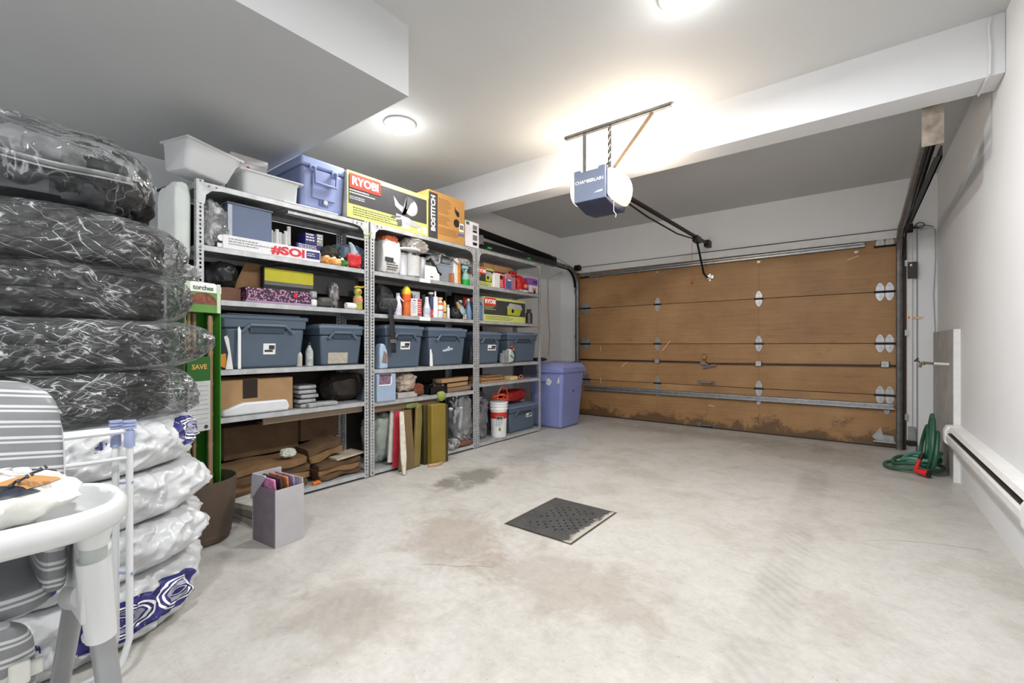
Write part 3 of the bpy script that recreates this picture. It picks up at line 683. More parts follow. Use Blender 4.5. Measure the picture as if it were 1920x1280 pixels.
u2 = unit('galvanised steel shelving unit in the middle of the row', 2.108, 3.352, L2, 0)
u3 = unit('galvanised steel shelving unit at the far end beside the blue bin', 3.366, 4.53, L3, 0)
tie = M('green_tie', (150, 176, 90), .5)
for un, (yy, zz) in ((u1, (1.150, 1.93)), (u3, (1.145, 2.035))):
    MB().tube([(.012 + .012 * math.cos(a), yy + .022 * math.sin(a), zz + .008 * math.sin(2 * a)) for a in [i * PI / 8 for i in range(16)]], .005, 6, True).tube([(.02, yy, zz), (.03, yy + .03, zz + .02)], .004, 6).build('twist_tie', tie, un)
SHADE = M('interior_shade', (38, 33, 30), .8, 0, .3, 6)  # dark sheets added as the shade inside the open-backed units
MB().box(-.412, .01, .06, -.408, 1.155, 1.99).build('shade_sheet', SHADE, u1, smooth=False)
MB().box(-.412, .01, .06, -.408, 1.235, 1.99).build('shade_sheet', SHADE, u2, smooth=False)
MB().box(-.412, .01, .06, -.408, .55, 1.63).build('shade_sheet', SHADE, u3, smooth=False)
for lev, y in ((1.655, 2.68), (1.312, 2.68)):
    tg = MB().box(.001, y - 2.108 - .065, lev - .036, .003, y - 2.108 + .06, lev - .002).build('shelf_tag', PRINTW, u2, smooth=False)

# ------------------------------------------------------------------ makers of stored things
def span(ua, ub, X): return Yu(ua, X), Yu(ub, X)
def carton(name, label, cat, y0, y1, z0, h, xf, depth, mat, group=None, rz=0.0, seam=True, bevel=.003):
    t = thing(name, label, cat, (xf - depth / 2, (y0 + y1) / 2, z0), rz, group); w = abs(y1 - y0)
    MB().box(-depth / 2, -w / 2, 0, depth / 2, w / 2, h).build('carton', mat, t, bevel=bevel, smooth=False)
    if seam: MB().box(-depth / 2 + .004, -.02, h - .0004, depth / 2 - .004, .02, h + .0012).build('tape', M('packing_tape', (176, 150, 112), .3), t, smooth=False)
    return t, w
def fpanel(t, x, ya, za, yb, zb, mat, name='printed_panel', lift=.0012):
    return MB().box(x, min(ya, yb), min(za, zb), x + lift, max(ya, yb), max(za, zb)).build(name, mat, t, smooth=False)
def small_print(t, x, ya, yb, za, rows, gap, mat, seed=1, hgt=.35):
    r = random.Random(seed); b = MB()
    for k in range(rows):
        y = ya; z = za - k * gap; end = ya + (yb - ya) * r.uniform(.65, 1)
        while y < end:
            w = r.uniform(.006, .02) * (gap / .012) ** .5; b.box(x, y, z, x + .0008, min(y + w, end), z + gap * hgt); y += w + .0045
    return b.build('small_print', mat, t, smooth=False)
TOTE = M('tote_blue_grey', (82, 96, 112), .45, 0, .07, 6, .02, 90); TOTEL = M('tote_lid', (104, 119, 138), .45, 0, .07, 6)
STK = M('sticker_white', (236, 236, 234), .5, 0, .03)
def tote(label, ua, ub, z0, h, xf=-3.085, depth=.37, lid=True, sticker=None, group='blue-grey storage totes', lidmat=None):
    y0, y1 = span(ua, ub, xf); w = y1 - y0
    t = thing('storage_tote', label, 'storage tote', (xf - depth / 2, (y0 + y1) / 2, z0), 0, group)
    b0 = (-depth * .42, -w * .41, depth * .42, w * .41); b1 = (-depth * .485, -w * .475, depth * .485, w * .475)
    zb = h - (.03 if lid else .004); k = zb * .80
    mid = tuple(a + (c - a) * .72 for a, c in zip(b0, b1))
    MB().taper(b0, mid, 0, k).build('body', TOTE, t, bevel=.018, seg=3)
    MB().taper(tuple(v * 1.035 for v in mid), b1, k, zb).build('collar', TOTE, t, bevel=.010)
    e = .012
    fx = mid[2] * 1.035
    a, c, dz = w * .30, w * .20, zb * .16
    ring = MB()
    for pa, pb in (((-a, k - .10 * zb), (-c, k + .02)), ((-c, k + .02), (c, k + .02)), ((c, k + .02), (a, k - .10 * zb))):
        ring.tube([(fx + .003 + .004, pa[0], pa[1]), (fx + .008, pb[0], pb[1])], .011, 6)
    ring.build('grip_ridge', TOTE, t)
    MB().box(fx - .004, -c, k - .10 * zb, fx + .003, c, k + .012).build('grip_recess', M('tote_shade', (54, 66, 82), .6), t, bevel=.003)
    lm_ = lidmat or TOTEL
    if lid:
        MB().box(-depth * .5, -w * .5, zb - .010, depth * .5, w * .5, zb + .018).build('lid', lm_, t, bevel=.010, seg=3)
        MB().box(-depth * .42, -w * .42, zb + .016, depth * .42, w * .42, zb + .028).build('lid_top', lm_, t, bevel=.008)
    else:
        r = MB(); r.tube([(b1[0], b1[1], zb), (b1[2], b1[1], zb), (b1[2], b1[3], zb), (b1[0], b1[3], zb)], .010, 6, True); r.build('rim', lm_, t)
    sl = (mid[2] - b0[2]) / k
    if sticker:
        for (ya, za, yb, zb_, mt) in sticker:
            zz = (za + zb_) / 2 * k; x = b0[2] + sl * zz + .0015
            s_ = MB().box(-.0008, (ya) * w, -(zb_ - za) * k / 2, .0008, yb * w, (zb_ - za) * k / 2).build('sticker', mt, t, smooth=False, loc=(x, 0, zz), rot=(0, math.atan(sl), 0))
            if mt is STK: MB().box(.0008, ya * w + .008, -(zb_ - za) * k * .28, .0014, yb * w - .03 * w, -(zb_ - za) * k * .08).box(.0008, (ya + (yb - ya) * .45) * w, -(zb_ - za) * k * .05, .0014, yb * w - .006, (zb_ - za) * k * .34).build('sticker_print', CHAR, s_, smooth=False)
    return t
def bottle(name, label, cat, u, z0, h, r, body, cap=None, band=None, xf=-3.12, prof=None, caph=.12, capr=.5, band_z=(.12, .62), sy=1.0, group=None, n=18):
    y = Yu(u, xf)
    t = thing(name, label, cat, (xf, y, z0), 0, group)
    hb = h * (1 - caph) if cap else h
    pf = prof or [(.0, 0), (.94, 0), (1, .03), (1, .66), (.93, .74), (.6, .86), (.42, .92), (.42, 1.0), (0, 1.0)]
    MB().lathe([(a * r, z * hb) for a, z in pf], n, sy=sy).build('bottle' if 'can' not in name else 'body', body, t)
    if cap:
        MB().lathe([(0, hb), (capr * r, hb), (capr * r, h * .985), (capr * r * .9, h), (0, h)], n, sy=sy).build('cap', cap, t)
    if band:
        for k, (mt, a, c) in enumerate(band if isinstance(band, list) else [(band, *band_z)]):
            MB().lathe([(r * 1.012, a * hb), (r * 1.012, c * hb)], n, sy=sy).build('label_band', mt, t, solid=.0008)
    return t
TALLP = [(0, 0), (.94, 0), (1, .02), (1, .80), (.9, .86), (.55, .93), (.5, 1), (0, 1)]
CANP = [(0, 0), (.97, 0), (1, .015), (1, .97), (.96, .985), (.96, 1), (.9, 1), (.88, .985), (0, .985)]
def jug(label, y0, y1, z0, h, xf, depth, body, lab, cap, name='plastic_jug', cat='jug', labfrac=(.0, .72), lab_side=(-.5, .5), group=None):
    w = y1 - y0
    t = thing(name, label, cat, (xf - depth / 2, (y0 + y1) / 2, z0), 0, group)
    a, c = w / 2, w * .2
    poly = [(-a, 0), (a, 0), (a, h * .72), (a * .9, h * .82), (a * .55, h * .93), (-c, h * .95), (-a * .85, h * .90), (-a, h * .80)]
    hole = MB().prism(poly, -depth / 2, depth / 2, 'X').build('jug', body, t, bevel=.012, seg=3)
    MB().prism([(a * .05, h * .80), (a * .62, h * .74), (a * .66, h * .80), (a * .15, h * .87)], depth / 2 - .004, depth / 2 + .0015, 'X').build('handle_hole', CHAR, t)
    MB().cyl((0, -a * .45, h * .93), (0, -a * .45, h), .022 if w > .1 else .014, 14).build('cap', cap, t)
    if lab: fpanel(t, depth / 2, lab_side[0] * w * .96, h * labfrac[0] + .01, lab_side[1] * w * .96, h * labfrac[1], lab, 'label')
    return t

# ------------------------------------------------------------------ on top of the shelving
TUB = M('tub_white', (214, 217, 218), .4, 0, .03, 5)
def tub(name, label, loc, size, rot, flare=.84):
    t = thing(name, label, 'plastic tub', loc, rot=rot); a, b_, h = size[0] / 2, size[1] / 2, size[2]
    def rr(w, l, z, rad, n=5):
        o = []
        for cx, cy, st in ((w - rad, l - rad, 0), (-w + rad, l - rad, 1), (-w + rad, -l + rad, 2), (w - rad, -l + rad, 3)):
            for k in range(n + 1):
                q = (st + k / n) * PI / 2; o.append((cx + rad * math.cos(q), cy + rad * math.sin(q), z))
        return o
    rings = [rr(a * flare * .93, b_ * flare * .93, 0, .02), rr(a * flare, b_ * flare, .012, .025), rr(a * .95, b_ * .95, h * .86, .035), rr(a * .96, b_ * .96, h * .88, .035), rr(a, b_, h, .035), rr(a * .93, b_ * .93, h, .03), rr(a * flare * .92, b_ * flare * .92, .02, .022)]
    n = len(rings[0]); bb = MB(); vs = [p for r in rings for p in r]
    fs = [(j * n + i, j * n + (i + 1) % n, (j + 1) * n + (i + 1) % n, (j + 1) * n + i) for j in range(len(rings) - 1) for i in range(n)]
    fs += [tuple(range(n - 1, -1, -1)), tuple(range((len(rings) - 1) * n, len(rings) * n))]
    bb.add(vs, fs); bb.build('tub', TUB, t, ang=50)
    return t
t = tub('plastic_tub', 'empty white plastic tub tipped over on the corner of the shelving', (-3.21, .965, 2.085), (.40, .30, .165), (-.15, .16, .06), .78)
MB().tube([(.2, -.15, .165), (.2, .15, .165), (-.2, .15, .165), (-.2, -.15, .165)], .008, 6, True).build('rim', TUB, t)
t = tub('plastic_basin', 'white plastic basin standing upright between shoe box and cooler', (-3.235, 1.365, 2.031), (.31, .38, .15), (0, 0, 0), .9)
MB().tube([(.16, -.2, .15), (.16, .2, .15), (-.16, .2, .15), (-.16, -.2, .15)], .007, 6, True).build('rim', TUB, t)
tag(MB().box(-.145, -.19, 0, .145, .21, .008).build('foam_sheet', M('foam_white', (238, 239, 240), .6), loc=(-3.06 - .155, 1.62, 2.032), smooth=False), 'thin white foam sheet under the front of the cooler', 'foam sheet')
t, w = carton('shoe_box', 'white shoe box with a lid and small red emblem behind the basin', 'shoe box', 1.20, 1.43, 2.185, .175, -3.32, .14, M('shoe_box_white', (214, 210, 208), .55), seam=False)
MB().box(-.075, -.12, .125, .075, .12, .173).build('lid', M('shoe_box_white', (214, 210, 208), .55), t, bevel=.003, smooth=False)
MB().cyl((.0705, -.01, .095), (.0715, -.01, .095), .012, 16).box(.0705, -.045, .07, .0715, .03, .078).build('emblem', M('emblem_red', (186, 86, 86), .5), t, smooth=False)
tag(MB().box(-.03, -.10, 0, .03, .12, .15).build('low_box', M('grey_lining', (160, 160, 160), .6), loc=(-3.44, 1.315, 2.032), smooth=False), 'low grey box supporting the shoe box', 'box')
COOL = M('cooler_blue', (132, 144, 186), .42, 0, .06, 5, .05, 120); COOLL = M('cooler_lid', (150, 164, 206), .4, 0, .05, 5)
cy0, cy1 = span(564, 647, -3.10); cw = cy1 - cy0
ck = thing('cooler', 'pale blue picnic cooler with folding end handle and drain plug', 'cooler', (-3.10 - .29, (cy0 + cy1) / 2, 2.042))
MB().taper((-.285, -cw * .46, .275, cw * .46), (-.30, -cw * .5, .29, cw * .5), 0, .30).build('body', COOL, ck, bevel=.025, seg=3)
MB().box(-.30, -cw * .505, .302, .293, cw * .505, .37).build('lid', COOLL, ck, bevel=.018, seg=3)
MB().box(.28, -.09, .08, .292, .09, .29).build('end_ridge', COOL, ck, bevel=.006)
hd = MB().tube([(.292, -.085, .30), (.318, -.085, .29), (.318, -.08, .185), (.318, .08, .185), (.318, .085, .29), (.292, .085, .30)], .011, 8).build('handle', COOL, ck)
MB().box(.285, -.11, .27, .30, -.06, .32).box(.285, .06, .27, .30, .11, .32).build('handle_socket', COOLL, hd, bevel=.004)
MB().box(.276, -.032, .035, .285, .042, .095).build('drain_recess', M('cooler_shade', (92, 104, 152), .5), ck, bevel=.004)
MB().cyl((.283, .008, .062), (.305, .008, .062), .017, 14).build('drain_plug', M('steel_plug', (190, 190, 192), .3, .6), ck)
MB().box(-.19, -cw * .508, .10, .0, -cw * .478, .17).build('side_emboss', COOLL, ck, bevel=.006)
# mitre saw carton
y0, y1 = span(651, 803, -3.075); zb, hh_ = 2.042, .36
t, w = carton('power_tool_carton', 'long lime and charcoal mitre saw carton on top of the shelving', 'carton', y0, y1, zb, hh_, -3.077, .36, M('carton_offwhite', (212, 212, 200), .6), seam=False)
X = .18
fpanel(t, X, -w / 2, 0, w / 2, hh_, LIME, 'lime_panel'); X += .0012
fpanel(t, X, -w / 2 + .012, .108, w / 2 - .02, hh_ - .036, CHAR, 'charcoal_panel')
fpanel(t, X + .0024, -w / 2 + .018, hh_ - .130, -w / 2 + .30, hh_ - .018, RED, 'logo_panel')
text('RYOBI', .086, t, (X + .0046, -w / 2 + .159, hh_ - .076), PRINTW, bold=.0028)
small_print(t, X + .0012, -w / 2 + .02, -w / 2 + .25, hh_ - .150, 2, .020, PRINTW, 3); small_print(t, X + .0012, -w / 2 + .02, -w / 2 + .20, hh_ - .200, 2, .014, PRINTW, 4)
small_print(t, X, -w / 2 + .05, w * .12, .080, 4, .018, CHAR, 5)
fpanel(t, X, w * .13, .02, w * .24, .085, PRINTW, 'badge'); fpanel(t, X, w * .42, .015, w * .475, .075, PRINTW, 'bar_code')
MB().cyl((X, w * .365, .045), (X + .001, w * .365, .045), .022, 18).build('round_badge', PRINTW, t)
SAW = M('saw_grey', (172, 174, 178), .4, 0, .15, 30); SAWD = M('saw_dark', (92, 94, 98), .5, 0, .2, 30)
sw = MB().cyl((X + .0012, w * .255, .215), (X + .0022, w * .255, .215), .074, 26).prism([(w * .03, .27), (w * .10, .215), (w * .16, .20), (w * .14, .15), (w * .05, .19)], X + .0012, X + .0022, 'X')
sw.prism([(w * .06, .075), (w * .22, .06), (w * .36, .05), (w * .40, .065), (w * .22, .12), (w * .06, .13)], X + .0012, X + .0024, 'X').build('saw_picture', SAW, t)
MB().prism([(w * .17, .26), (w * .21, .30), (w * .31, .285), (w * .25, .25), (w * .22, .20), (w * .16, .17), (w * .13, .13), (w * .18, .14)], X + .0024, X + .0032, 'X').prism([(w * .0, .085), (w * .12, .105), (w * .12, .118), (w * .0, .098)], X + .0024, X + .0032, 'X').prism([(w * .08, .03), (w * .14, .035), (w * .13, .09), (w * .07, .08)], X + .0024, X + .0030, 'X').build('saw_picture_dark', SAWD, t)
# nailer carton
y0, y1 = span(804, 871, -3.08); BOST = M('tan_print_card', (192, 142, 78), .6, 0, .05, 8)
t, w = carton('nailer_carton', 'tan and black nail gun carton next to the mitre saw carton', 'carton', y0, y1, 2.042, .44, -3.08, .33, BOST, seam=False)
X = .165; fpanel(t, X, -w / 2, 0, -w / 2 + w * .23, .42, CHAR, 'black_band')
text('BOSTITCH', .070, t, (X + .002, -w / 2 + w * .115, .23), PRINTW, (PI / 2, 0, PI / 2), bold=.0025)
TEXTS[-1].rotation_euler = Matrix(((0, 0, 1), (0, -1, 0), (1, 0, 0))).to_euler()
BRP = M('brown_print', (112, 78, 44), .6)
small_print(t, X, -w * .24, w * .12, .385, 10, .014, BRP, 8); small_print(t, X, -w * .24, w * .10, .225, 7, .012, BRP, 9); small_print(t, X, -w * .24, w * .40, .115, 6, .012, BRP, 10)
MB().prism([(w * .2, .36), (w * .24, .33), (w * .34, .31), (w * .34, .27), (w * .28, .265), (w * .22, .30)], X, X + .001, 'X').cyl((X, w * .26, .20), (X + .001, w * .26, .20), .04, 18).build('tool_picture', PRINTK, t)
fpanel(t, X, w * .34, .13, w * .47, .21, PRINTW, 'bar_code'); fpanel(t, X + .0012, w * .355, .15, w * .455, .195, M('barcode_grey', (120, 120, 124), .6), 'bars'); fpanel(t, X, w * .30, .085, w * .48, .11, M('blue_print', (96, 110, 170), .5), 'badge')
y0, y1 = span(872, 898, -3.10)
t, w = carton('light_carton', 'small white carton with black lamp pictures at the shelf end', 'carton', y0, y1, 2.055, .26, -3.10, .2, M('white_card', (232, 230, 238), .55), seam=False)
for z, h in ((.185, .045), (.155, .022), (.075, .055), (.025, .03)): fpanel(t, .1, w * .05, z, w * .36, z + h, PRINTK if h < .04 else M('pic_grey', (120, 120, 122), .5), 'lamp_picture')
fpanel(t, .1, -w * .42, .22, -w * .2, .25, M('green_print', (40, 130, 66), .5), 'green_mark')
# ------------------------------------------------------------------ first unit, upper shelf
ws_ = tag(blob((.34, .09, .50), 5, .03, .03, pw=7).build('white_sack', M('sack_white', (214, 220, 216), .5, 0, .05, 6, .1, 20), loc=(-3.27, .868, 1.52)), 'tall white plastic sack wedged against the end of the shelving', 'sack')
MB().tube([(.0, .0, .49), (.0, .015, .525), (.0, .06, .530), (.0, .085, .512)], .004, 6).build('hook', GALVD, ws_)
FILM2 = m_film('milky_film', .6, (232, 234, 236), 22, .8, .12, .3)
tag(blob((.16, .15, .30), 7, .2, .2).build('plastic_bag', FILM2, loc=(-3.17, Yu(399, -3.17), 1.657)), 'crumpled milky plastic bag at the left end of the upper shelf', 'plastic bag')
y0, y1 = span(427, 510, -3.16)
bx = thing('file_box', 'plain slate blue file box on the upper shelf', 'box', (-3.30, (y0 + y1) / 2, 1.657)); w = y1 - y0
SLB = M('slate_blue', (104, 118, 146), .5, 0, .04, 4)
MB().box(-.14, -w / 2, 0, .14, w / 2, .305).build('body', SLB, bx, bevel=.005); MB().box(-.145, -w / 2 - .006, .305, .145, w / 2 + .006, .318).build('lid', M('grey_lid', (120, 130, 146), .5), bx, bevel=.003)
MB().box(.14, -w / 2, 0, .142, -w / 2 + .025, .30).build('white_edge', M('pale_edge', (190, 200, 214), .5), bx, smooth=False)
r = random.Random(4)
for k in range(7):
    y = Yu(513 + k * 5.6, -3.16); hgt = .20 + r.uniform(-.02, .05)
    o = thing('paper_roll', 'rolled white paper standing on end beside the slate blue box, %s of the row' % ('first', 'second', 'third', 'fourth', 'fifth', 'sixth', 'last')[k], 'paper roll', (-3.20, y, 1.657), group='paper rolls on the upper shelf')
    MB().lathe([(0, 0), (.013, 0), (.013, hgt), (.009, hgt), (.009, hgt - .02), (0, hgt - .02)], 12).build('roll', M('roll_%d' % (k % 3), ((206, 208, 208), (170, 172, 170), (222, 222, 220))[k % 3], .6, 0, .15, 30), o)
    MB().lathe([(.0134, hgt * .4), (.0134, hgt * .46)], 12).build('rubber_band', CHAR, o)
y0, y1 = span(418, 600, -3.085)
t, w = carton('long_carton', 'long white carton with red lettering lying along the upper shelf', 'carton', y0, y1, 1.657, .085, -3.085, .10, M('long_white_card', (232, 232, 234), .5, 0, .05, 20), seam=False)
text('#SOl', .075, t, (.052, w * .14, .040), M('red_letter', (212, 40, 52), .45), bold=.003, sx=1.45)
fpanel(t, .05, w * .34, .018, w * .495, .070, NAVY, 'navy_panel'); small_print(t, .0512, w * .35, w * .48, .05, 2, .014, PRINTW, 31)
small_print(t, .05, -w * .45, -w * .05, .060, 3, .016, M('grey_print', (150, 150, 152), .6), 32, .5)
fl_ = thing('flashlight', 'black flashlight with a round white lens at the end of the long carton', 'flashlight', (-3.12, Yu(412, -3.10), 1.657))
MB().box(-.06, -.022, 0, .02, .022, .085).build('body', BLKP, fl_, bevel=.008); MB().cyl((.02, .004, .062), (.03, .004, .062), .019, 16).build('lens', PRINTW, fl_); MB().box(.02, -.015, .004, .025, .02, .03).build('switch', PRINTW, fl_, bevel=.002)
for k, (ua, ub, z, h, mt, lb) in enumerate(((556, 604, 1.757, .045, NAVY, 'flat navy box under the two navy boxes with white print'), (572, 593, 1.803, .085, NAVY, 'small square navy box printed with white letters'), (594, 606, 1.803, .09, M('grey_box', (150, 152, 156), .5, 0, .2, 40), 'narrow grey carton beside the small navy box'))):
    y0, y1 = span(ua, ub, -3.2); t, w = carton('product_box', lb, 'box', y0, y1, z, h, -3.2, .12, mt, seam=False)
    small_print(t, .06, -w * .42, w * .42, h * .8, 3, h * .24, PRINTW, 40 + k, .5)
y0, y1 = span(553, 606, -3.2); t, w = carton('product_box', 'white based box carrying the navy boxes on the upper shelf', 'box', y0, y1, 1.657, .10, -3.2, .14, M('pinkish_white', (226, 214, 216), .5), seam=False)
tag(blob((.26, .30, .20), 11, .14, .14).build('folded_jacket', M('denim_grey', (92, 108, 126), .8, 0, .3, 12, .3, 40), loc=(-3.23, Yu(650, -3.23), 1.657)), 'crumpled blue-grey jacket heaped at the right end of the upper shelf', 'jacket')
tag(MB().grid(lambda a, b: (-3.088 + .012 * math.sin(6 * a), Yu(658, -3.1) + (a - .3) * .10 + .02 * math.sin(4 * b + 3 * a), 1.657 + (1 - b) * .19 * (1 - .5 * a) + .012 * math.sin(11 * a + 5 * b)), 18, 18).build('pale_cloth', M('pale_blue_cloth', (168, 186, 196), .8, 0, .15, 14), solid=.006), 'pale blue cloth trailing down beside the red pouch', 'cloth')
tag(blob((.10, .12, .105), 12, .1, .12, pw=4).build('red_pouch', M('red_fabric', (204, 42, 48), .6, 0, .1, 14, .2, 40), loc=(-3.105, Yu(661, -3.1), 1.657)), 'bright red pouch at the front of the upper shelf', 'pouch')
for k, (u, lb, c) in enumerate(((615, 'orange toy figure lying at the end of the long carton', (236, 160, 84)), (628, 'peach toy figure lying beside the orange one', (238, 190, 130)), (643, 'green and black toy lying against the red pouch', (66, 130, 56)))):
    o = tag(blob((.08, .085, .055 + .01 * (k == 0)), 14 + k, .25, .2).build('toy_figure', M('toy_%d' % k, c, .5, 0, .15, 30), loc=(-3.11, Yu(u, -3.11), 1.657)), lb, 'toy')
    blob((.03, .03, .03), 40 + k, .2, .1, nu=14, nv=10).build('toy_detail', BLKP, o, loc=(.02, .02, .045)); blob((.026, .03, .022), 44 + k, .2, .1, nu=14, nv=10).build('toy_patch', M('toy_cream', (240, 224, 186), .5), o, loc=(.025, -.025, .04))
tag(blob((.12, .12, .10), 19, .15, .1).build('camouflage_cap', M('olive_black', (66, 64, 52), .8, 0, .6, 22), loc=(-3.18, Yu(618, -3.18), 1.71)), 'dark patterned cap heaped behind the toys', 'cap')
rl = thing('angle_rail', 'loose steel rail hung under the top shelf of the first unit', 'rail', (-3.14, Yu(535, -3.14), 1.965))
MB().box(0, 0, 0, .04, .55, .003).box(.037, 0, 0, .04, .55, .022).build('rail', SHELFM, rl, smooth=False)
for y in (.06, .5): MB().box(.01, y - .01, .003, .03, y + .01, .033).build('hanger', SHELFM, rl, smooth=False)
# ------------------------------------------------------------------ first unit, second shelf
BAGB = M('black_film', (30, 31, 34), .3, 0, .3, 10, .3, 30)
tag(blob((.25, .17, .175), 21, .10, .10).build('black_bag', BAGB, loc=(-3.26, Yu(418, -3.22), 1.42)), 'black plastic bag on the brown cartons at the left of the second shelf', 'bag')
y0, y1 = span(409, 452, -3.14); t, w = carton('low_carton', 'low brown carton at the left end of the second shelf', 'carton', y0, y1, 1.337, .085, -3.14, .26, M('reddish_card', (112, 78, 62), .75, 0, .2, 8, .1, 40))
y0, y1 = span(440, 492, -3.22)
t = thing('open_carton', 'tan carton with its flap folded up behind the purple box', 'carton', (-3.34, (y0 + y1) / 2, 1.337)); w = y1 - y0
MB().box(-.10, -w / 2, 0, .12, w / 2, .12).build('carton', CARDO, t, bevel=.003, smooth=False)
MB().prism([(-w * .48, .12), (w * .5, .12), (w * .5, .245), (w * .36, .27), (0, .272), (-w * .15, .26)], .112, .118, 'X').build('flap', CARDO, t, smooth=False)
y0, y1 = span(494, 672, -3.17); t, w = carton('black_carton', 'wide black carton with a yellow label on the second shelf', 'carton', y0, y1, 1.44, .155, -3.17, .28, M('black_card', (34, 34, 35), .6, 0, .2), seam=False)
fpanel(t, .14, -w * .49, .055, -w * .02, .145, M('yellow_label', (196, 188, 48), .6, 0, .06, 20), 'yellow_label'); fpanel(t, .14, -w * .49, .030, -w * .02, .052, M('label_grey', (100, 104, 106), .5), 'grey_strip')
t, w = carton('black_carton', 'dark carton under the wide black carton with the yellow label', 'carton', y0 + .02, y1 - .06, 1.337, .10, -3.24, .2, M('dark_brown_card', (46, 36, 32), .7), seam=False)
y0, y1 = span(461, 584, -3.10); jb = thing('sequin_case', 'purple case covered in glittering gems on the second shelf', 'case', (-3.16, (y0 + y1) / 2, 1.337)); w = y1 - y0
GEM = m_speck('gem_pattern', (52, 30, 52), [(230, 190, 220), (150, 70, 140), (90, 40, 90), (220, 120, 170), (190, 160, 190)], 62)
MB().box(-.06, -w / 2, .012, .06, w / 2, .098).build('case', GEM, jb, bevel=.004, smooth=False); MB().box(-.062, -w / 2 - .002, 0, .062, w / 2 + .002, .013).build('base_strip', M('lilac', (166, 140, 172), .5), jb, bevel=.002)
MB().cyl((.06, w * .23, .062), (.066, w * .23, .062), .015, 6).build('ruby_gem', M('ruby', (216, 30, 60), .2), jb)
rg = random.Random(2); gb = MB()
for k in range(90): 
    yy, zz = rg.uniform(-w * .48, w * .48), rg.uniform(.018, .092); gb.cyl((.06, yy, zz), (.0635, yy, zz), .0048, 6, .002)
gb.build('gems', M('pink_gem', (214, 160, 196), .15), jb, smooth=False)['kind'] = 'stuff'
for k, (z, lb) in enumerate(((1.337, 'lower of two white round-cornered jars beside the purple case'), (1.395, 'upper of two white round-cornered jars beside the purple case'))):
    t = thing('square_jar', lb, 'jar', (-3.13, Yu(588, -3.11), z), group='white jars'); MB().box(-.03, -.026, 0, .03, .026, .054).build('jar', M('jar_%d' % k, ((214, 216, 216), (150, 154, 156))[k], .4), t, bevel=.014, seg=3)
    MB().box(.029, -.014, .012, .032, .014, .042).build('lid', M('jar_lid_%d' % k, ((236, 236, 236), (170, 174, 176))[k], .4), t, bevel=.001)
tag(blob((.11, .13, .075), 25, .1, .08).build('grey_stone', M('mottled_grey', (84, 82, 78), .85, 0, .4, 16, .2, 40), loc=(-3.14, Yu(607, -3.13), 1.337)), 'rounded grey sponge pad on the second shelf', 'sponge')
tag(blob((.07, .075, .19), 26, .12, .22).build('foil_packet', M('foil_dark', (130, 128, 130), .3, .6, .5, 24, .4, 30), loc=(-3.15, Yu(628, -3.13), 1.337)), 'crumpled dark foil packet on the second shelf', 'packet')
t = thing('tape_roll', 'small white tape roll lying before the green bottle', 'tape roll', (-3.10, Yu(655, -3.10), 1.337)); MB().cyl((0, -.03, .024), (0, .05, .024), .024, 18).build('roll', PRINTW, t); MB().cyl((0, .05, .024), (0, .052, .024), .012, 14).build('core', M('core_grey', (150, 150, 150), .6), t)
t = bottle('soap_bottle', 'yellow-green patterned bottle with yellow handle strap by the post', 'bottle', 671, 1.337, .165, .036, M('lime_plastic', (176, 176, 80), .4, 0, .2, 40), None, None, -3.10, [(0, 0), (.92, 0), (1, .06), (.95, .3), (1, .45), (.9, .62), (.55, .68), (.8, .76), (.86, .86), (.7, .96), (.3, 1), (0, 1)])
MB().cyl((.028, 0, .135), (.033, 0, .135), .012, 14).build('eye_mark', M('rose_print', (176, 96, 76), .5), t); MB().lathe([(.0362, .055), (.0365, .085)], 18).build('label_band', M('pink_label', (226, 140, 130), .5, 0, .4, 80), t, solid=.0008)
MB().tube([(0, -.03, .17), (0, -.01, .178), (.01, .03, .176), (.02, .06, .19)], .008, 7).build('strap', M('yellow_strap', (220, 186, 70), .5), t)
# ------------------------------------------------------------------ first unit, totes shelf
t = tote('large open-topped blue-grey tote with a square white sticker on the first unit', 414, 579, .907, .355, sticker=[(-.04, .34, .10, .62, STK)], lid=True, depth=.36, lidmat=TOTE)
for u, h, lb, dy in ((433, .21, 'shorter white plastic strip leaning on the large tote', .03), (446, .27, 'taller white plastic strip leaning on the large tote', .0)):
    y = Yu(u, -3.075)
    pts = [(y - dy, .0), (y + .018 - dy * .2, 0), (y + .018 - dy, h * .9), (y + .008 - dy, h), (y - dy * 1.3, h * .96), (y - dy * .5, h * .5)]
    tag(MB().prism(pts, 0, .005, 'X').build('plastic_strip', WHITEP, loc=(-3.078, 0, .907), bevel=.001), lb, 'plastic strip')
tag(MB().prism([(0, .02), (.04, 0), (.03, .10), (-.01, .09)], 0, .012, 'X').build('orange_tool', M('orange_tool', (214, 140, 40), .5), loc=(-3.09, Yu(412, -3.09), .907), bevel=.003), 'orange plastic tool hung at the left of the large tote', 'tool')
bottle('spray_tube', 'slim white bottle in the gap right of the large tote', 'bottle', 561, .907, .13, .020, M('dull_white', (180, 176, 164), .5), PRINTW, None, -3.12)
bottle('water_bottle', 'clear drinking bottle with black cap between the two totes', 'bottle', 580, .907, .17, .026, M('cloudy_plastic', (176, 180, 180), .3, 0, .4, 40), BLKP, None, -3.12)
t = tote('blue-grey tote with a torn beige label beside the middle post', 598, 684, .907, .31, sticker=[(-.28, .05, .14, .42, M('torn_beige', (180, 172, 158), .7, 0, .15, 30))], depth=.36)
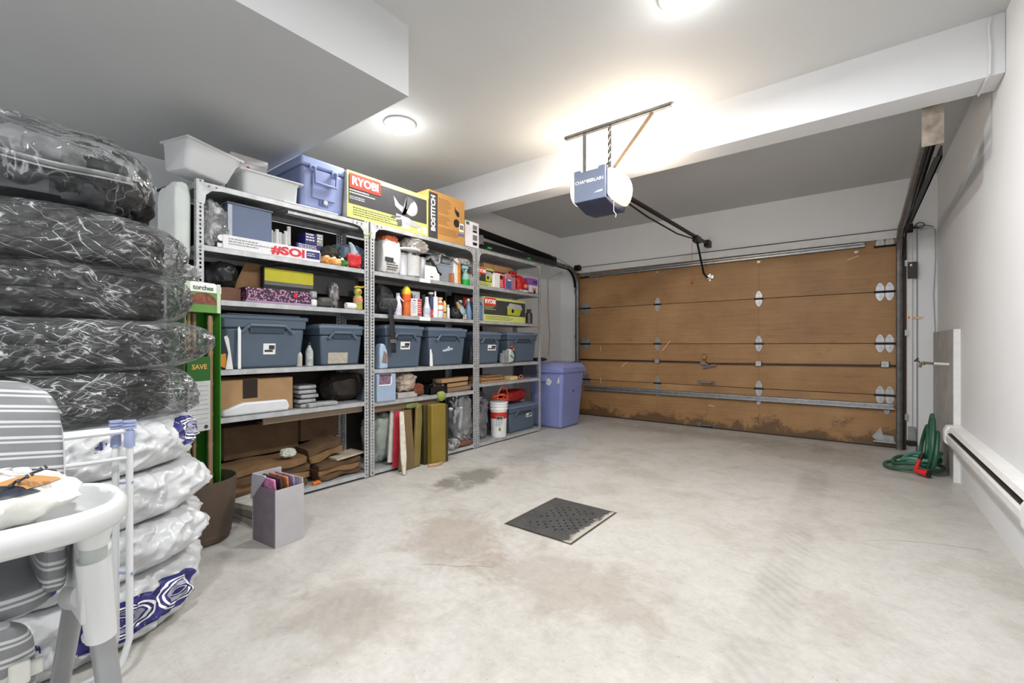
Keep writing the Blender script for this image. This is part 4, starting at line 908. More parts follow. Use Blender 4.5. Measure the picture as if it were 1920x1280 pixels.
# ------------------------------------------------------------------ first unit, carton shelf
y0, y1 = span(414, 549, -3.12); t, w = carton('brown_carton', 'brown cardboard carton with a dark cut-out on the fourth shelf', 'carton', y0, y1, .612, .225, -3.12, .30, CARD)
fpanel(t, .15, -w * .22, .10, -w * .02, .222, M('carton_hole', (46, 34, 26), .8), 'cut_out')
y0, y1 = span(418, 542, -3.075); tag(MB().prism([(y0, 0), (y1, 0), (y1 + .008, .03), (y1 - .01, .075), (y0 + .12, .078), (y0, .035)], -.05, .0, 'X').build('paper_package', M('pale_paper', (214, 216, 220), .55, 0, .05), loc=(-3.078, 0, .612), bevel=.012), 'long white paper package lying before the brown carton', 'package')
for k in range(5):
    y = Yu(571, -3.15) + random.Random(k).uniform(-.012, .012)
    t = thing('film_pack', 'flat grey packet in a leaning stack, %s' % ('at the bottom', 'second from the bottom', 'in the middle', 'second from the top', 'on top')[k], 'packet', (-3.17, y, .612 + k * .033), group='stacked grey packets')
    MB().box(-.08, -.065, 0, .08, .065, .026).build('packet', M('pack_grey', (150, 152, 154), .45, 0, .25, 20), t, bevel=.009, seg=3); MB().box(-.07, -.06, .026, .075, .06, .031).build('dark_layer', CHAR, t, bevel=.002)
tag(MB().obox((0, 0, .015), (.10, .12, .03), (0, 0, .2)).build('film_pack', M('pack_grey', (150, 152, 154), .45), loc=(-3.115, Yu(585, -3.11), .612), bevel=.006), 'flat grey packet lying in front of the leaning stack', 'packet')
tag(MB().obox((0, 0, .014), (.10, .13, .028), (0, 0, -.2)).build('film_pack', M('pack_grey', (150, 152, 154), .45), loc=(-3.115, Yu(613, -3.11), .612), bevel=.006), 'flat grey packet lying apart, nearer the middle post', 'packet')
tag(blob((.26, .36, .22), 33, .12, .12).build('dark_bag', M('dark_brown_bag', (40, 33, 28), .7, 0, .3, 10, .2, 30), loc=(-3.30, Yu(640, -3.3), .612)), 'dark cloth bag at the back of the fourth shelf', 'bag')
# ------------------------------------------------------------------ first unit, bottom shelf: flattened cardboard
def bundle(label, ua, ub, z, h, xf, depth, seed, n=4, mat=None, rz=0.0, rot=0.0):
    y0, y1 = span(ua, ub, xf); w = y1 - y0; r = random.Random(seed)
    t = thing('cardboard_bundle', label, 'cardboard', (xf - depth / 2, (y0 + y1) / 2, z), group='flattened cardboard on the bottom shelf', rot=(rot, 0, rz))
    for k in range(n):
        dz = h / n; a = w / 2 * r.uniform(.88, 1.0)
        def fn(p, q, k=k, a=a):
            y = -a + 2 * a * p; e = depth / 2 * (.92 + .08 * math.sin(k * 3 + 7 * p))
            ang = 2 * PI * q
            return (e * max(-1, min(1, 1.5 * math.cos(ang))), y, k * dz + dz * .5 + dz * .52 * max(-1, min(1, 1.5 * math.sin(ang))) + .006 * math.sin(9 * p + seed + k))
        b = MB().grid(fn, 14, 12, cv=True)
        b.build('sheet', mat if mat and k % 2 == 0 else (CARDO, CARDD)[(k + seed) % 2], t, ang=50, solid=.002)
        MB().box(-depth / 2 * .9, -a, k * dz + .004, depth / 2 * .9, -a + .004, (k + 1) * dz - .004).build('sheet_end', CARDD, t, smooth=False); MB().box(-depth / 2 * .9, a - .004, k * dz + .004, depth / 2 * .9, a, (k + 1) * dz - .004).build('sheet_end', CARDD, t, smooth=False)
    return t
bundle('long bundle of flattened cardboard filling the left of the bottom shelf', 418, 584, .062, .20, -3.09, .34, 1, 4)
bundle('short tilted bundle of cardboard in the middle of the bottom shelf', 583, 645, .20, .12, -3.16, .26, 2, 2, rot=.22)
bundle('low bundle of cardboard by the middle post on the bottom shelf', 596, 680, .062, .115, -3.085, .3, 3, 3)
tag(MB().box(-.12, 0, 0, .05, .24, .012).build('newspaper', M('newsprint', (186, 174, 154), .75, 0, .2, 16), loc=(-3.14, Yu(625, -3.14), .184), rot=(.06, 0, .05), smooth=False), 'folded newspaper on the low cardboard bundle', 'newspaper')
tag(blob((.08, .10, .06), 37, .2, .2).build('crumpled_paper', M('pale_crumple', (196, 200, 190), .6), loc=(-3.14, Yu(540, -3.14), .275)), 'crumpled pale paper on the long cardboard bundle', 'paper')
y0, y1 = span(420, 560, -3.36); t, w = carton('back_carton', 'dark brown carton at the back of the bottom shelf, left', 'carton', y0, y1, .275, .22, -3.36, .1, CARDD)
y0, y1 = span(565, 636, -3.32); t, w = carton('back_carton', 'dark brown carton at the back of the bottom shelf, beside the middle post', 'carton', y0, y1, .326, .19, -3.33, .13, M('deep_brown_card', (88, 64, 46), .8, 0, .2))
tag(MB().box(-.02, 0, 0, 0, .75, .05).build('timber_strip', M('grey_timber', (150, 132, 112), .7, 0, .25, 8, .1, 30, (1, .1, 1)), loc=(-3.12, 1.32, .526), smooth=False), 'weathered timber strip hung under the fourth shelf', 'timber')
tag(MB().prism([(0, 0), (.06, .01), (.05, .022), (0, .018)], 0, .03, 'X').build('orange_scraper', M('orange_plastic', (232, 120, 40), .5), loc=(-3.10, Yu(584, -3.1), .052)), 'small orange scraper on the bottom shelf edge', 'scraper')
for z, c, k in ((0.0, (150, 148, 144), 0), (.04, (128, 118, 108), 1), (.075, (170, 166, 160), 2)):
    tag(MB().obox((0, 0, .017), (.30, .16, .032), (0, 0, .12 * k)).build('newspaper_stack', M('stack_%d' % k, c, .75, 0, .2, 24, .2, 60), loc=(-2.90, 1.19, z), smooth=False), ('bottom', 'middle', 'top')[k] + ' bundle of old newspapers beside the brown pot', 'newspapers', 'newspapers beside the pot')
# open litter carton on the floor
t = thing('open_box', 'open pale grey carton of magazines on the floor by the shelving', 'box', (-2.50, 1.135, 0), 0.10)
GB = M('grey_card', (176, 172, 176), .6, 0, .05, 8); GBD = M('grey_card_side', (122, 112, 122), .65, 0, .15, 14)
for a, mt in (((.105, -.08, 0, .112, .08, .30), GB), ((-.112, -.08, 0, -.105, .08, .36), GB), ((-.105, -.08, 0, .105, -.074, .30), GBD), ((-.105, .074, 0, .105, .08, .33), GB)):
    MB().box(*a).build('side', mt, t, smooth=False, bevel=.001)
MB().box(-.105, -.074, 0, .105, .074, .006).build('bottom', GB, t, smooth=False)
MB().prism([(-.115, .22), (.03, .36), (.02, .367), (-.10, .36)], -.088, -.080, 'Y').build('lifted_flap', M('lilac_card', (178, 176, 190), .6), t, smooth=False)
text_m = (M('mag_pink', (206, 130, 176), .4, 0, .5, 40), M('mag_dark', (60, 50, 52), .4, 0, .6, 30), M('mag_orange', (196, 120, 70), .4, 0, .5, 40), M('mag_lilac', (150, 140, 176), .4, 0, .5, 40))
t0 = t
for k in range(4):
    o = tag(MB().obox((0, 0, .17), (.17, .010, .33), (.10, .0, 0)).build('magazine', text_m[k], loc=(-2.50, 1.085 + k * .033, .015), rot=(0, 0, .10), smooth=False), ('pink', 'dark', 'orange', 'lilac')[k] + ' covered magazine standing in the open grey carton', 'magazine', 'magazines in the open carton')
# ------------------------------------------------------------------ second unit, upper shelf
WB = M('bottle_white', (226, 228, 230), .4, 0, .06, 20); WBG = M('bottle_grey', (176, 180, 186), .4, 0, .1, 20)
y = Yu(728, -3.16)
t = thing('flour_sack', 'white paper sack with orange-red print at the left of the second unit', 'sack', (-3.17, y, 1.657))
blob((.16, .20, .30), 51, .06, .07, pw=4.5).build('sack', M('sack_paper', (224, 222, 220), .6, 0, .06, 10, .1, 40), t)
blob((.15, .15, .075), 52, .12, .12, pw=3).build('printed_top', M('rust_print', (190, 96, 56), .6, 0, .35, 24), t, loc=(0, 0, .255))
fpanel(t, .082, -.085, .10, .0, .135, CHAR, 'dark_band'); small_print(t, .084, -.07, .05, .09, 4, .02, CHAR, 60, .5)
tag(blob((.12, .13, .12), 53, .2, .18).build('work_glove', M('leather_tan', (166, 112, 62), .7, 0, .35, 16), loc=(-3.33, Yu(716, -3.2), 1.82)), 'tan leather glove hung beside the white sack', 'glove')
tag(blob((.12, .22, .08), 58, .1, .1).build('red_rag', M('rust_rag', (150, 62, 44), .8), loc=(-3.36, Yu(742, -3.3), 1.80)), 'rust red rag pushed behind the white sack', 'rag')
t, w = carton('wipes_box', 'small pale blue box behind the white sack', 'box', *span(741, 747, -3.12), 1.657, .14, -3.12, .10, M('pale_blue', (176, 192, 220), .5), seam=False)
def paint_can(label, u, h, r, body, lab, xf):
    t = bottle('paint_can', label, 'paint can', u, 1.657, h, r, body, None, [(lab, .06, .90)] if lab else None, xf, CANP, n=24, group='paint cans')
    MB().lathe([(r * .99, h - .012), (r * 1.03, h - .008), (r * 1.03, h), (r * .96, h)], 24).build('rim', GALV, t, solid=.001); return t
paint_can('small grey paint can half hidden behind the large white can', 754, .20, .042, WBG, M('pale_lab', (204, 208, 214), .5), -3.14)
t = paint_can('large white paint can with a paper bag set on its lid', 772, .225, .068, GALV, M('white_lab', (226, 226, 224), .45, 0, .06, 26), -3.145)
text('ARBOR', .026, t, (.070, -.012, .200), PRINTK, bold=.001)
tag(blob((.20, .24, .135), 54, .16, .18).build('paper_bag', M('grey_paper', (168, 164, 158), .7, 0, .1, 12, .3, 30), loc=(-3.16, Yu(776, -3.16), 1.884)), 'crumpled grey paper bag on top of the large paint can', 'paper bag')
tag(MB().lathe([(0, 0), (.10, 0), (.105, .008), (.10, .016), (0, .016)], 24, sy=1.1).build('paper_plate', PRINTW, loc=(-3.13, Yu(765, -3.13), 1.8835), rot=(0, .0, 0)), 'white paper plate lying on the large paint can', 'plate')
paint_can('silver can with a plain side between large can and glass jar', 789, .19, .046, M('dull_silver', (176, 178, 182), .4, .3, .1), None, -3.13)
t = bottle('glass_jar', 'green glass jar with a dark lid behind the white gable carton', 'jar', 801, 1.657, .19, .038, M('bottle_glass', (120, 150, 146), .15, 0, .2, 20), BLKP, None, -3.16, TALLP, .1, .8)
y0, y1 = span(795, 824, -3.085)
t = thing('gable_carton', 'white card carton with a slanting top at the shelf front', 'carton', (-3.13, (y0 + y1) / 2, 1.657)); w = y1 - y0
MB().prism([(-w / 2, 0), (w / 2, 0), (w / 2, .085), (w * .28, .125), (-w / 2, .125)], -.045, .045, 'X').build('carton', M('white_card2', (230, 230, 230), .55), t, bevel=.002, smooth=False); small_print(t, .045, -w * .1, w * .12, .02, 1, .02, CHAR, 61, .6)
y0, y1 = span(816, 853, -3.13); t = thing('clear_bin', 'grey translucent bin on the upper shelf of the second unit', 'bin', (-3.26, (y0 + y1) / 2, 1.657)); w = y1 - y0
CB = M('cloudy_bin', (150, 158, 170), .35, 0, .08, 6)
MB().taper((-.11, -w * .44, .11, w * .44), (-.125, -w * .49, .125, w * .49), 0, .17).build('bin', CB, t, bevel=.012); MB().box(-.13, -w * .5, .165, .13, w * .5, .178).build('rim', M('blue_rim', (150, 172, 200), .4), t, bevel=.004)
tag(blob((.18, .20, .09), 55, .12, .12).build('grey_bag', M('grey_film', (150, 152, 156), .4, 0, .15, 12, .2, 30), loc=(-3.24, Yu(835, -3.2), 1.836)), 'grey plastic bag stuffed in the translucent bin', 'bag')
tag(MB().grid(lambda a, b: (-3.19 + .09 * b, Yu(800, -3.15) + .40 * a, 1.858 + .085 * math.sin(PI * min(1, a * 1.1)) * (1 - .35 * b) - .09 * b * (a < .3) + .007 * math.sin(17 * a + 9 * b)), 22, 8).build('film_sheet', M('black_white_film', (150, 150, 152), .25, 0, .9, 16, .3, 30), solid=.003), 'black and white plastic sheet draped over the translucent bin', 'plastic sheet')
tag(MB().tube([(-3.10, Yu(806, -3.1), 1.85), (-3.095, Yu(815, -3.1), 1.79), (-3.095, Yu(820, -3.1), 1.735), (-3.095, Yu(826, -3.1), 1.72)], [.014, .012, .016, .012], 8).build('black_strap', BLKP), 'black strap dangling in front of the translucent bin', 'strap')
y0, y1 = span(852, 865, -3.11); t = thing('seed_bag', 'tall white and orange bag near the right post of the second unit', 'bag', (-3.16, (y0 + y1) / 2, 1.657)); w = y1 - y0
MB().prism([(-w / 2, 0), (w / 2, 0), (w * .42, .22), (0, .265), (-w * .5, .24)], -.04, .045, 'X').build('bag', M('bag_white', (226, 222, 216), .5), t, bevel=.010); fpanel(t, .0455, 0, .005, w * .42, .22, M('bag_orange', (216, 140, 60), .5, 0, .2, 40), 'orange_panel')
tag(MB().box(-.03, -.01, 0, .03, .01, .10).build('brown_tube', M('brown_tube', (168, 106, 70), .5), loc=(-3.12, Yu(849, -3.1), 1.657), bevel=.004), 'thin brown box left of the white and orange bag', 'box')
t = thing('spray_bottle', 'green and clear spray bottle with pale trigger head', 'spray bottle', (-3.12, Yu(873, -3.12), 1.657))
MB().lathe([(0, 0), (.041, 0), (.043, .01), (.043, .055), (.0, .055)], 20).build('green_base', M('green_liquid', (20, 150, 50), .25), t); MB().lathe([(.043, .056), (.042, .09), (.034, .115), (.016, .13), (.016, .14), (0, .14)], 20).build('clear_top', M('teal_clear', (126, 164, 150), .2, 0, .1), t)
MB().lathe([(0, .14), (.017, .14), (.017, .162), (0, .162)], 14).box(-.016, -.05, .165, .016, .025, .196).obox((0, -.035, .148), (.012, .010, .05), (.5, 0, 0)).build('trigger_head', M('pale_teal', (150, 190, 196), .4), t, bevel=.003)
bottle('white_bottle', 'white bottle with red cap against the right post of the second unit', 'bottle', 882, 1.657, .15, .030, WB, RED, None, -3.15)
tag(blob((.14, .16, .07), 57, .15, .15).build('grey_hat', M('grey_mesh', (170, 172, 172), .7, 0, .25, 40), loc=(-3.17, Yu(864, -3.18), 1.862)), 'pale grey crumpled cloth lying above the spray bottle', 'cloth')
tag(MB().box(-.04, -.16, 0, .02, .15, .195).build('back_box', M('grey_back_box', (96, 98, 102), .6), loc=(-3.42, Yu(838, -3.3), 1.657), smooth=False), 'plain grey box behind the spray bottle', 'box')

# ------------------------------------------------------------------ second unit, bottle shelf
bp = thing('backpack', 'black backpack stuffed at the left end of the bottle shelf', 'backpack', (-3.25, Yu(716, -3.2), 1.313))
BPK = M('black_nylon', (38, 39, 42), .55, 0, .25, 12, .3, 60)
blob((.27, .21, .26), 61, .10, .10).build('bag', BPK, bp); blob((.14, .20, .13), 62, .1, .12).build('front_pocket', M('grey_nylon', (66, 68, 72), .6, 0, .2, 16, .3, 60), bp, loc=(.10, .02, .02))
MB().grid(lambda a, b: (.192 + .012 * math.sin(3 * b), -.05 + .045 * a + .04 * b, .10 - .42 * b), 5, 14).build('strap', BPK, bp, solid=.006)
MB().box(.196, -.03, -.24, .211, .025, -.21).build('buckle', M('buckle_grey', (96, 96, 98), .5), bp, bevel=.003); MB().tube([(.15, .10, .17), (.155, .12, .14), (.152, .15, .12)], .005, 6).build('pull_cord', PRINTW, bp)
Z2 = 1.313
def bot(*a, **k): return bottle(*a, z0=Z2, **k)
NB = M('bottle_navy', (52, 60, 104), .35, 0, .1); OR = M('bottle_orange', (216, 108, 44), .4, 0, .08, 14); YL = M('cap_yellow', (214, 190, 44), .45, 0, .08); RD = M('bottle_red', (206, 66, 66), .4, 0, .1)
CONE = [(0, 0), (.95, 0), (1, .03), (1, .45), (.8, .62), (.5, .9), (.5, 1), (0, 1)]
bot('cleaner_bottle', 'white tapered bottle beside the black backpack', 'bottle', 746, h=.19, r=.033, body=WB, cap=WBG, band=[(M('lab_lilac', (214, 206, 224), .5, 0, .2, 40), .06, .5)], xf=-3.11, prof=CONE)
bot('cleaner_bottle', 'navy bottle with white print left of the orange bottle', 'bottle', 754, h=.235, r=.032, body=NB, cap=NB, band=[(M('lab_navy', (88, 92, 140), .5, 0, .5, 60), .1, .4)], xf=-3.16, prof=CONE)
bot('insecticide_bottle', 'orange bottle with a pointed yellow cap', 'bottle', 762, h=.255, r=.040, body=OR, cap=None, band=[(M('lab_orange', (226, 92, 44), .45, 0, .2, 30), .5, .72)], xf=-3.105, prof=[(0, 0), (.9, 0), (.95, .02), (.82, .25), (.92, .4), (.82, .5), (1, .56), (1, .73), (0, .73)])
o = bpy.data.objects['insecticide_bottle']; MB().lathe([(1.02 * .04, .184), (1.02 * .04, .20), (.036, .225), (.018, .252), (.006, .258), (0, .258)], 20).build('cap', YL, o)
bot('caulk_nozzle', 'dark pointed nozzle behind the red and white tin', 'nozzle', 772, h=.215, r=.018, body=CHAR, xf=-3.19, prof=[(0, 0), (1, 0), (1, .62), (.7, .8), (.3, 1), (0, 1)])
y0, y1 = span(770, 791, -3.085); t = thing('solvent_tin', 'rectangular white and red solvent tin with grey cap', 'tin', (-3.125, (y0 + y1) / 2, Z2)); w = y1 - y0
MB().box(-.04, -w / 2, 0, .04, w / 2, .155).build('tin', WB, t, bevel=.004); fpanel(t, .04, w * .12, .004, w * .49, .152, RD, 'red_side'); small_print(t, .0412, w * .16, w * .45, .12, 6, .018, PRINTW, 63); small_print(t, .04, -w * .42, w * .06, .115, 7, .015, M('lab_grey', (150, 150, 156), .5), 64)
MB().cyl((0, w * .2, .155), (0, w * .2, .195), .016, 12).build('cap', WBG, t); fpanel(t, .04, -w * .3, .135, -w * .05, .142, CHAR, 'handle_slot')
tag(MB().box(-.05, -.055, 0, .02, .055, .24).build('white_carton', M('carton_white', (224, 222, 222), .5), loc=(-3.24, Yu(781, -3.2), Z2), smooth=False), 'plain white carton behind the solvent tin', 'carton')
bot('spray_can', 'dark spray can behind the white bottles', 'spray can', 794, h=.215, r=.032, body=CHAR, cap=BLKP, xf=-3.20, prof=TALLP, capr=.7)
bot('cleaner_bottle', 'white curved bottle left of the navy and red bottle', 'bottle', 800, h=.185, r=.034, body=WB, cap=WB, band=[(M('lab_cool', (196, 200, 214), .5, 0, .3, 40), .1, .5)], xf=-3.115, prof=CONE)
bot('cleaner_bottle', 'tall navy bottle with a red and white label and cream cap', 'bottle', 808, h=.235, r=.034, body=NB, cap=M('cap_cream', (222, 214, 176), .5), band=[(RD, .03, .32), (PRINTW, .12, .2)], xf=-3.135, prof=TALLP, caph=.08, capr=.7)
bot('caulk_tube', 'white caulk tube with a long nozzle', 'caulk tube', 816, h=.245, r=.027, body=WB, xf=-3.105, prof=[(0, 0), (1, 0), (1, .76), (.95, .78), (.35, .80), (.35, .97), (.2, 1), (0, 1)])
bot('cleaner_bottle', 'white bottle with orange bands right of the caulk tube', 'bottle', 825, h=.19, r=.032, body=WB, cap=M('cap_tan', (214, 170, 130), .5), band=[(M('lab_or', (214, 110, 70), .5), .70, .86), (M('lab_or2', (206, 120, 96), .5), .38, .46)], xf=-3.10, prof=TALLP, capr=.8)
bot('lotion_tube', 'pale yellow tube with a dark band', 'tube', 833, h=.165, r=.020, body=M('pale_yellow', (222, 192, 112), .4), band=[(BLKP, .30, .36)], xf=-3.10, prof=TALLP)
bot('lotion_tube', 'small white tube with grey cap left of the dust mask', 'tube', 840, h=.13, r=.017, body=WB, cap=WBG, xf=-3.10, prof=TALLP, capr=.7)
ms = thing('safety_goggles', 'black respirator mask and goggles heaped on the bottle shelf', 'mask', (-3.14, Yu(858, -3.13), Z2))
blob((.13, .19, .12), 66, .2, .16).build('mask', BPK, ms); MB().lathe([(0, .012), (.03, .010), (.048, 0), (.05, -.008)], 18).build('lens', M('smoky_lens', (146, 164, 168), .15), ms, loc=(.066, .02, .085), rot=(0, 1.2, .2)); 
MB().tube([(.06, -.06, .16), (.03, -.03, .20), (0, .0, .19), (.05, .05, .13)], .006, 6).build('strap', BLKP, ms); MB().obox((.068, -.05, .13), (.02, .02, .07), (.5, 0, 0)).build('tan_strap', M('tan_web', (196, 160, 110), .6), ms)
for k in range(4): MB().prism([(0, 0), (.022, .002), (.02, .022), (.004, .018)], 0, .004, 'X').build('reflective_patch', M('patch_cream', (222, 218, 196), .5), ms, loc=(.068, .015 + (k % 2) * .026, .002 + (k // 2) * .024))
t, w = carton('drill_carton', 'black and red power tool carton behind the dust mask', 'carton', *span(853, 884, -3.25), Z2, .255, -3.25, .12, PRINTK, seam=False); fpanel(t, .06, w * .0, .15, w * .5, .245, RED, 'red_panel'); text('BI', .06, t, (.063, w * .22, .195), PRINTW, bold=.002)
WATER = M('blue_washer_fluid', (126, 156, 190), .2, 0, .08, 8, 0, 60, (1, 1, 1), 0, .35)
bot('cleaner_jug', 'clear grey jug behind the mask', 'jug', 863, h=.20, r=.04, body=M('grey_clear', (150, 156, 160), .25), cap=WBG, xf=-3.19)
bot('water_bottle', 'pale blue water bottle left of the right post of the second unit', 'bottle', 878, h=.215, r=.036, body=WATER, cap=WB, xf=-3.12, prof=CONE, capr=.35)

# ------------------------------------------------------------------ second unit, totes and below
LZ = .862
tote('lidded blue-grey tote with a printed white sticker, left of two on the second unit', 722, 796, LZ, .37, sticker=[(-.10, .58, .14, .82, STK)])
SC_ = M('scraped_white', (196, 206, 216), .6)
t = tote('lidded blue-grey tote with a torn-off sticker mark, right of two on the second unit', 803, 877, LZ, .365, sticker=[(-.05, .52, .06, .60, SC_), (-.12, .50, -.03, .56, SC_), (.04, .55, .13, .62, SC_), (.0, .60, .05, .68, SC_)])
tag(MB().prism([(0, 0), (.035, 0), (.028, .11), (.012, .16), (.004, .15)], 0, .012, 'X').build('white_funnel', WHITEP, loc=(-3.085, Yu(805, -3.085), LZ), bevel=.003), 'slim white plastic wedge between the two lidded totes', 'wedge')
tag(blob((.06, .035, .18), 68, .1, .14).build('dark_cloth', BPK, loc=(-3.12, Yu(879, -3.14), LZ)), 'dark cloth squeezed between tote and post', 'cloth')
pcb = M('carton_pale_blue', (156, 174, 198), .5, 0, .06, 6)
y0, y1 = span(707, 742, -3.05); t, w = carton('pale_blue_carton', 'pale blue carton with a torn window standing on the fourth shelf', 'carton', y0, y1, .597, .222, -3.05, .30, pcb, seam=False)
fpanel(t, .15, -w * .38, .135, w * .22, .205, M('window_purple', (128, 100, 120), .5, 0, .6, 40), 'torn_window'); fpanel(t, .1512, -w * .38, .205, w * .24, .222, M('dark_window', (82, 64, 78), .5), 'window_top')
MB().tube([(.151, -w * .40, .132), (.151, w * .20, .132), (.151, w * .25, .15), (.151, w * .25, .20)], .005, 6).build('torn_edge', PRINTW, t)
t = thing('bleach_jug', 'pale blue plastic jug with handle beside the lidded tote', 'jug', (-3.12, Yu(714, -3.12), .862))
MB().prism([(-.035, 0), (.045, 0), (.045, .10), (.038, .15), (.016, .20), (-.02, .21), (-.035, .16)], -.04, .04, 'X').build('jug', M('jug_blue', (168, 190, 214), .35), t, bevel=.012); MB().prism([(-.02, .05), (.03, .04), (.035, .12), (.0, .15)], .038, .0415, 'X').build('handle_opening', M('tan_hole', (130, 112, 104), .6), t, bevel=.002)
tag(blob((.20, .20, .17), 70, .18, .2).build('fabric_bag', M('beige_fabric', (170, 154, 140), .75, 0, .2, 10, .2, 30), loc=(-3.18, Yu(758, -3.16), .645)), 'crumpled beige fabric bag on the fourth shelf', 'bag')
tag(blob((.12, .14, .11), 71, .12, .14).build('rust_cloth', M('rust_brown', (112, 62, 40), .8, 0, .25, 10), loc=(-3.15, Yu(784, -3.12), .60)), 'rust brown cloth beside the beige fabric bag', 'cloth')
tag(MB().box(-.22, -.09, 0, .03, .12, .048).build('white_board_box', M('grey_white_box', (176, 172, 166), .6), loc=(-3.13, Yu(762, -3.1), .597), bevel=.003), 'flat pale box under the crumpled bags', 'box')
t = thing('tool_tray', 'black plastic tool tray on the fourth shelf of the second unit', 'tray', (-3.24, Yu(815, -3.2), .597)); MB().box(-.15, -.14, 0, .13, .08, .008).box(.12, -.14, 0, .13, .08, .07).box(-.15, -.14, 0, -.14, .08, .10).box(-.15, -.14, 0, .13, -.13, .09).box(-.15, .07, 0, .13, .08, .09).build('tray', BLKP, t, smooth=False); MB().tube([(0, -.12, .05), (.05, .0, .10), (.1, .07, .06)], .008, 6).build('tray_handle', BLKM, t)
WOOD = M('pale_timber', (176, 142, 104), .65, 0, .2, 5, .1, 30, (1, .15, 1)); WOOD2 = M('worn_timber', (148, 122, 96), .7, 0, .3, 6, .15, 30, (1, .15, 1))
for k, (z, ln, dx, mt) in enumerate(((.597, .37, 0, WOOD2), (.640, .36, -.02, WOOD), (.690, .37, .0, WOOD))):
    tag(MB().box(-.10, 0, 0, .03, ln, .038).build('timber_plank', mt, loc=(-3.155 + dx, Yu(838, -3.1) - .02 * k, z), rot=(0.02, 0, .01 * k), bevel=.003), ('lowest', 'middle', 'uppermost')[k] + ' timber offcut stacked against the post of the second unit', 'timber', 'timber offcuts')
tag(MB().box(-.03, 0, 0, 0, .72, .055).build('shelf_timber', M('brown_timber', (126, 102, 80), .7, 0, .3, 6, .15, 30, (1, .15, 1)), loc=(-3.10, 2.16, .506), smooth=False), 'brown timber strip hung under the fourth shelf of the second unit', 'timber')
# leaning boards and panels
def lean(name, label, cat, poly, y, x0, z0, th, mat, rot, bevel=.002):
    return tag(MB().prism(poly, -th / 2, th / 2, 'X').build(name, mat, loc=(x0, y, z0), rot=rot, bevel=bevel, smooth=False), label, cat)
tag(blob((.24, .24, .42), 73, .1, .12, pw=3).build('clear_sack', M('sage_sack', (150, 158, 150), .35, 0, .2, 8, .2, 20), loc=(-3.27, Yu(718, -3.2), .052)), 'pale sage plastic sack behind the leaning boards', 'sack')
lean('board', 'white board with a red painted stripe leaning in the second unit', 'board', [(-.075, 0), (.075, 0), (.08, .46), (-.06, .46)], Yu(742, -3.08), -3.09, .066, .018, M('board_white', (206, 204, 196), .6, 0, .1, 16, .1, 40), (-.12, -.12, 0))
lean('board', 'narrow red painted board leaning on the white board', 'board', [(-.03, 0), (.035, 0), (.045, .47), (-.02, .47)], Yu(742, -3.05), -3.055, .03, .010, M('board_red', (200, 52, 66), .55, 0, .15, 14), (-.12, -.12, 0))
lean('board', 'pale green painted stick beside the red board', 'board', [(-.015, 0), (.015, 0), (.02, .44), (-.01, .44)], Yu(753, -3.05), -3.045, .012, .015, M('board_green', (176, 192, 170), .6), (-.12, -.12, 0))
lean('paint_stick', 'chipped white stick leaning forward onto the floor', 'stick', [(-.008, 0), (.012, 0), (.034, .14), (.032, .52), (-.008, .52), (-.022, .14)], Yu(755, -2.91), -2.895, .004, .014, M('chipped_white', (204, 196, 182), .7, 0, .2, 20, .2, 30), (-.16, -.30, 0))
lean('plywood_offcut', 'worn brown plywood offcut leaning behind the white stick', 'board', [(-.09, 0), (.08, 0), (.08, .50), (-.02, .50)], Yu(764, -3.0), -3.005, .004, .015, M('olive_ply', (112, 92, 62), .7, 0, .3, 6, .15, 30, (1, 1, .3)), (-.05, -.16, 0))
lean('rust_paddle', 'rust coloured paddle among the leaning boards', 'paddle', [(-.02, 0), (.02, 0), (.04, .32), (.03, .47), (-.03, .47), (-.03, .32)], Yu(764, -3.08), -3.09, .054, .014, M('rust_wood', (150, 86, 54), .65, 0, .2), (-.17, -.12, 0))
tc = thing('folding_case', 'olive green hinged panel case standing on the floor against the shelf', 'case', (-2.95, Yu(821, -2.94), 0), -.06)
OLV = M('olive_gold', (134, 114, 44), .45, 0, .1, 6); OLD = M('olive_dark', (62, 54, 28), .5, 0, .2)
MB().box(-.045, -.075, .0, .02, .085, .53).build('front_panel', OLV, tc, bevel=.006); MB().box(-.10, -.105, 0, -.046, -.055, .525).build('side_panel', OLD, tc, bevel=.004); MB().box(-.11, .086, .0, .01, .12, .52).build('edge_panel', OLD, tc, bevel=.004)
lean('olive_board', 'tall olive board leaning left of the folding case', 'board', [(-.04, 0), (.03, 0), (.04, .50), (.03, .535), (.0, .535), (-.03, .50)], Yu(784, -3.0), -3.02, .004, .03, M('olive_board', (122, 108, 58), .55, 0, .2, 8), (-.10, -.07, 0), .008)
tag(blob((.06, .10, .09), 76, .15, .1).build('green_sponge', M('sponge_green', (146, 156, 84), .85, 0, .25, 40), loc=(-3.06, Yu(827, -3.06), .535)), 'green foam wedge poking above the olive case', 'foam')
tag(blob((.08, .16, .05), 77, .15, .1).build('green_cloth', M('moss_cloth', (110, 120, 66), .85, 0, .3, 30), loc=(-3.10, Yu(770, -3.1), .50)), 'mossy green cloth on top of the leaning boards', 'cloth')
tag(MB().tube([(-2.93, Yu(800, -2.95), .012), (-2.90, Yu(815, -2.93), .01), (-2.90, Yu(829, -2.9), .016)], [.012, .016, .010], 8).build('wood_shim', M('tan_wood', (172, 140, 104), .7, 0, .2), None), 'short curved wooden stick on the floor by the olive case', 'stick')
FOILB = M('silver_wrap', (158, 160, 162), .22, .55, .35, 10, .5, 14)
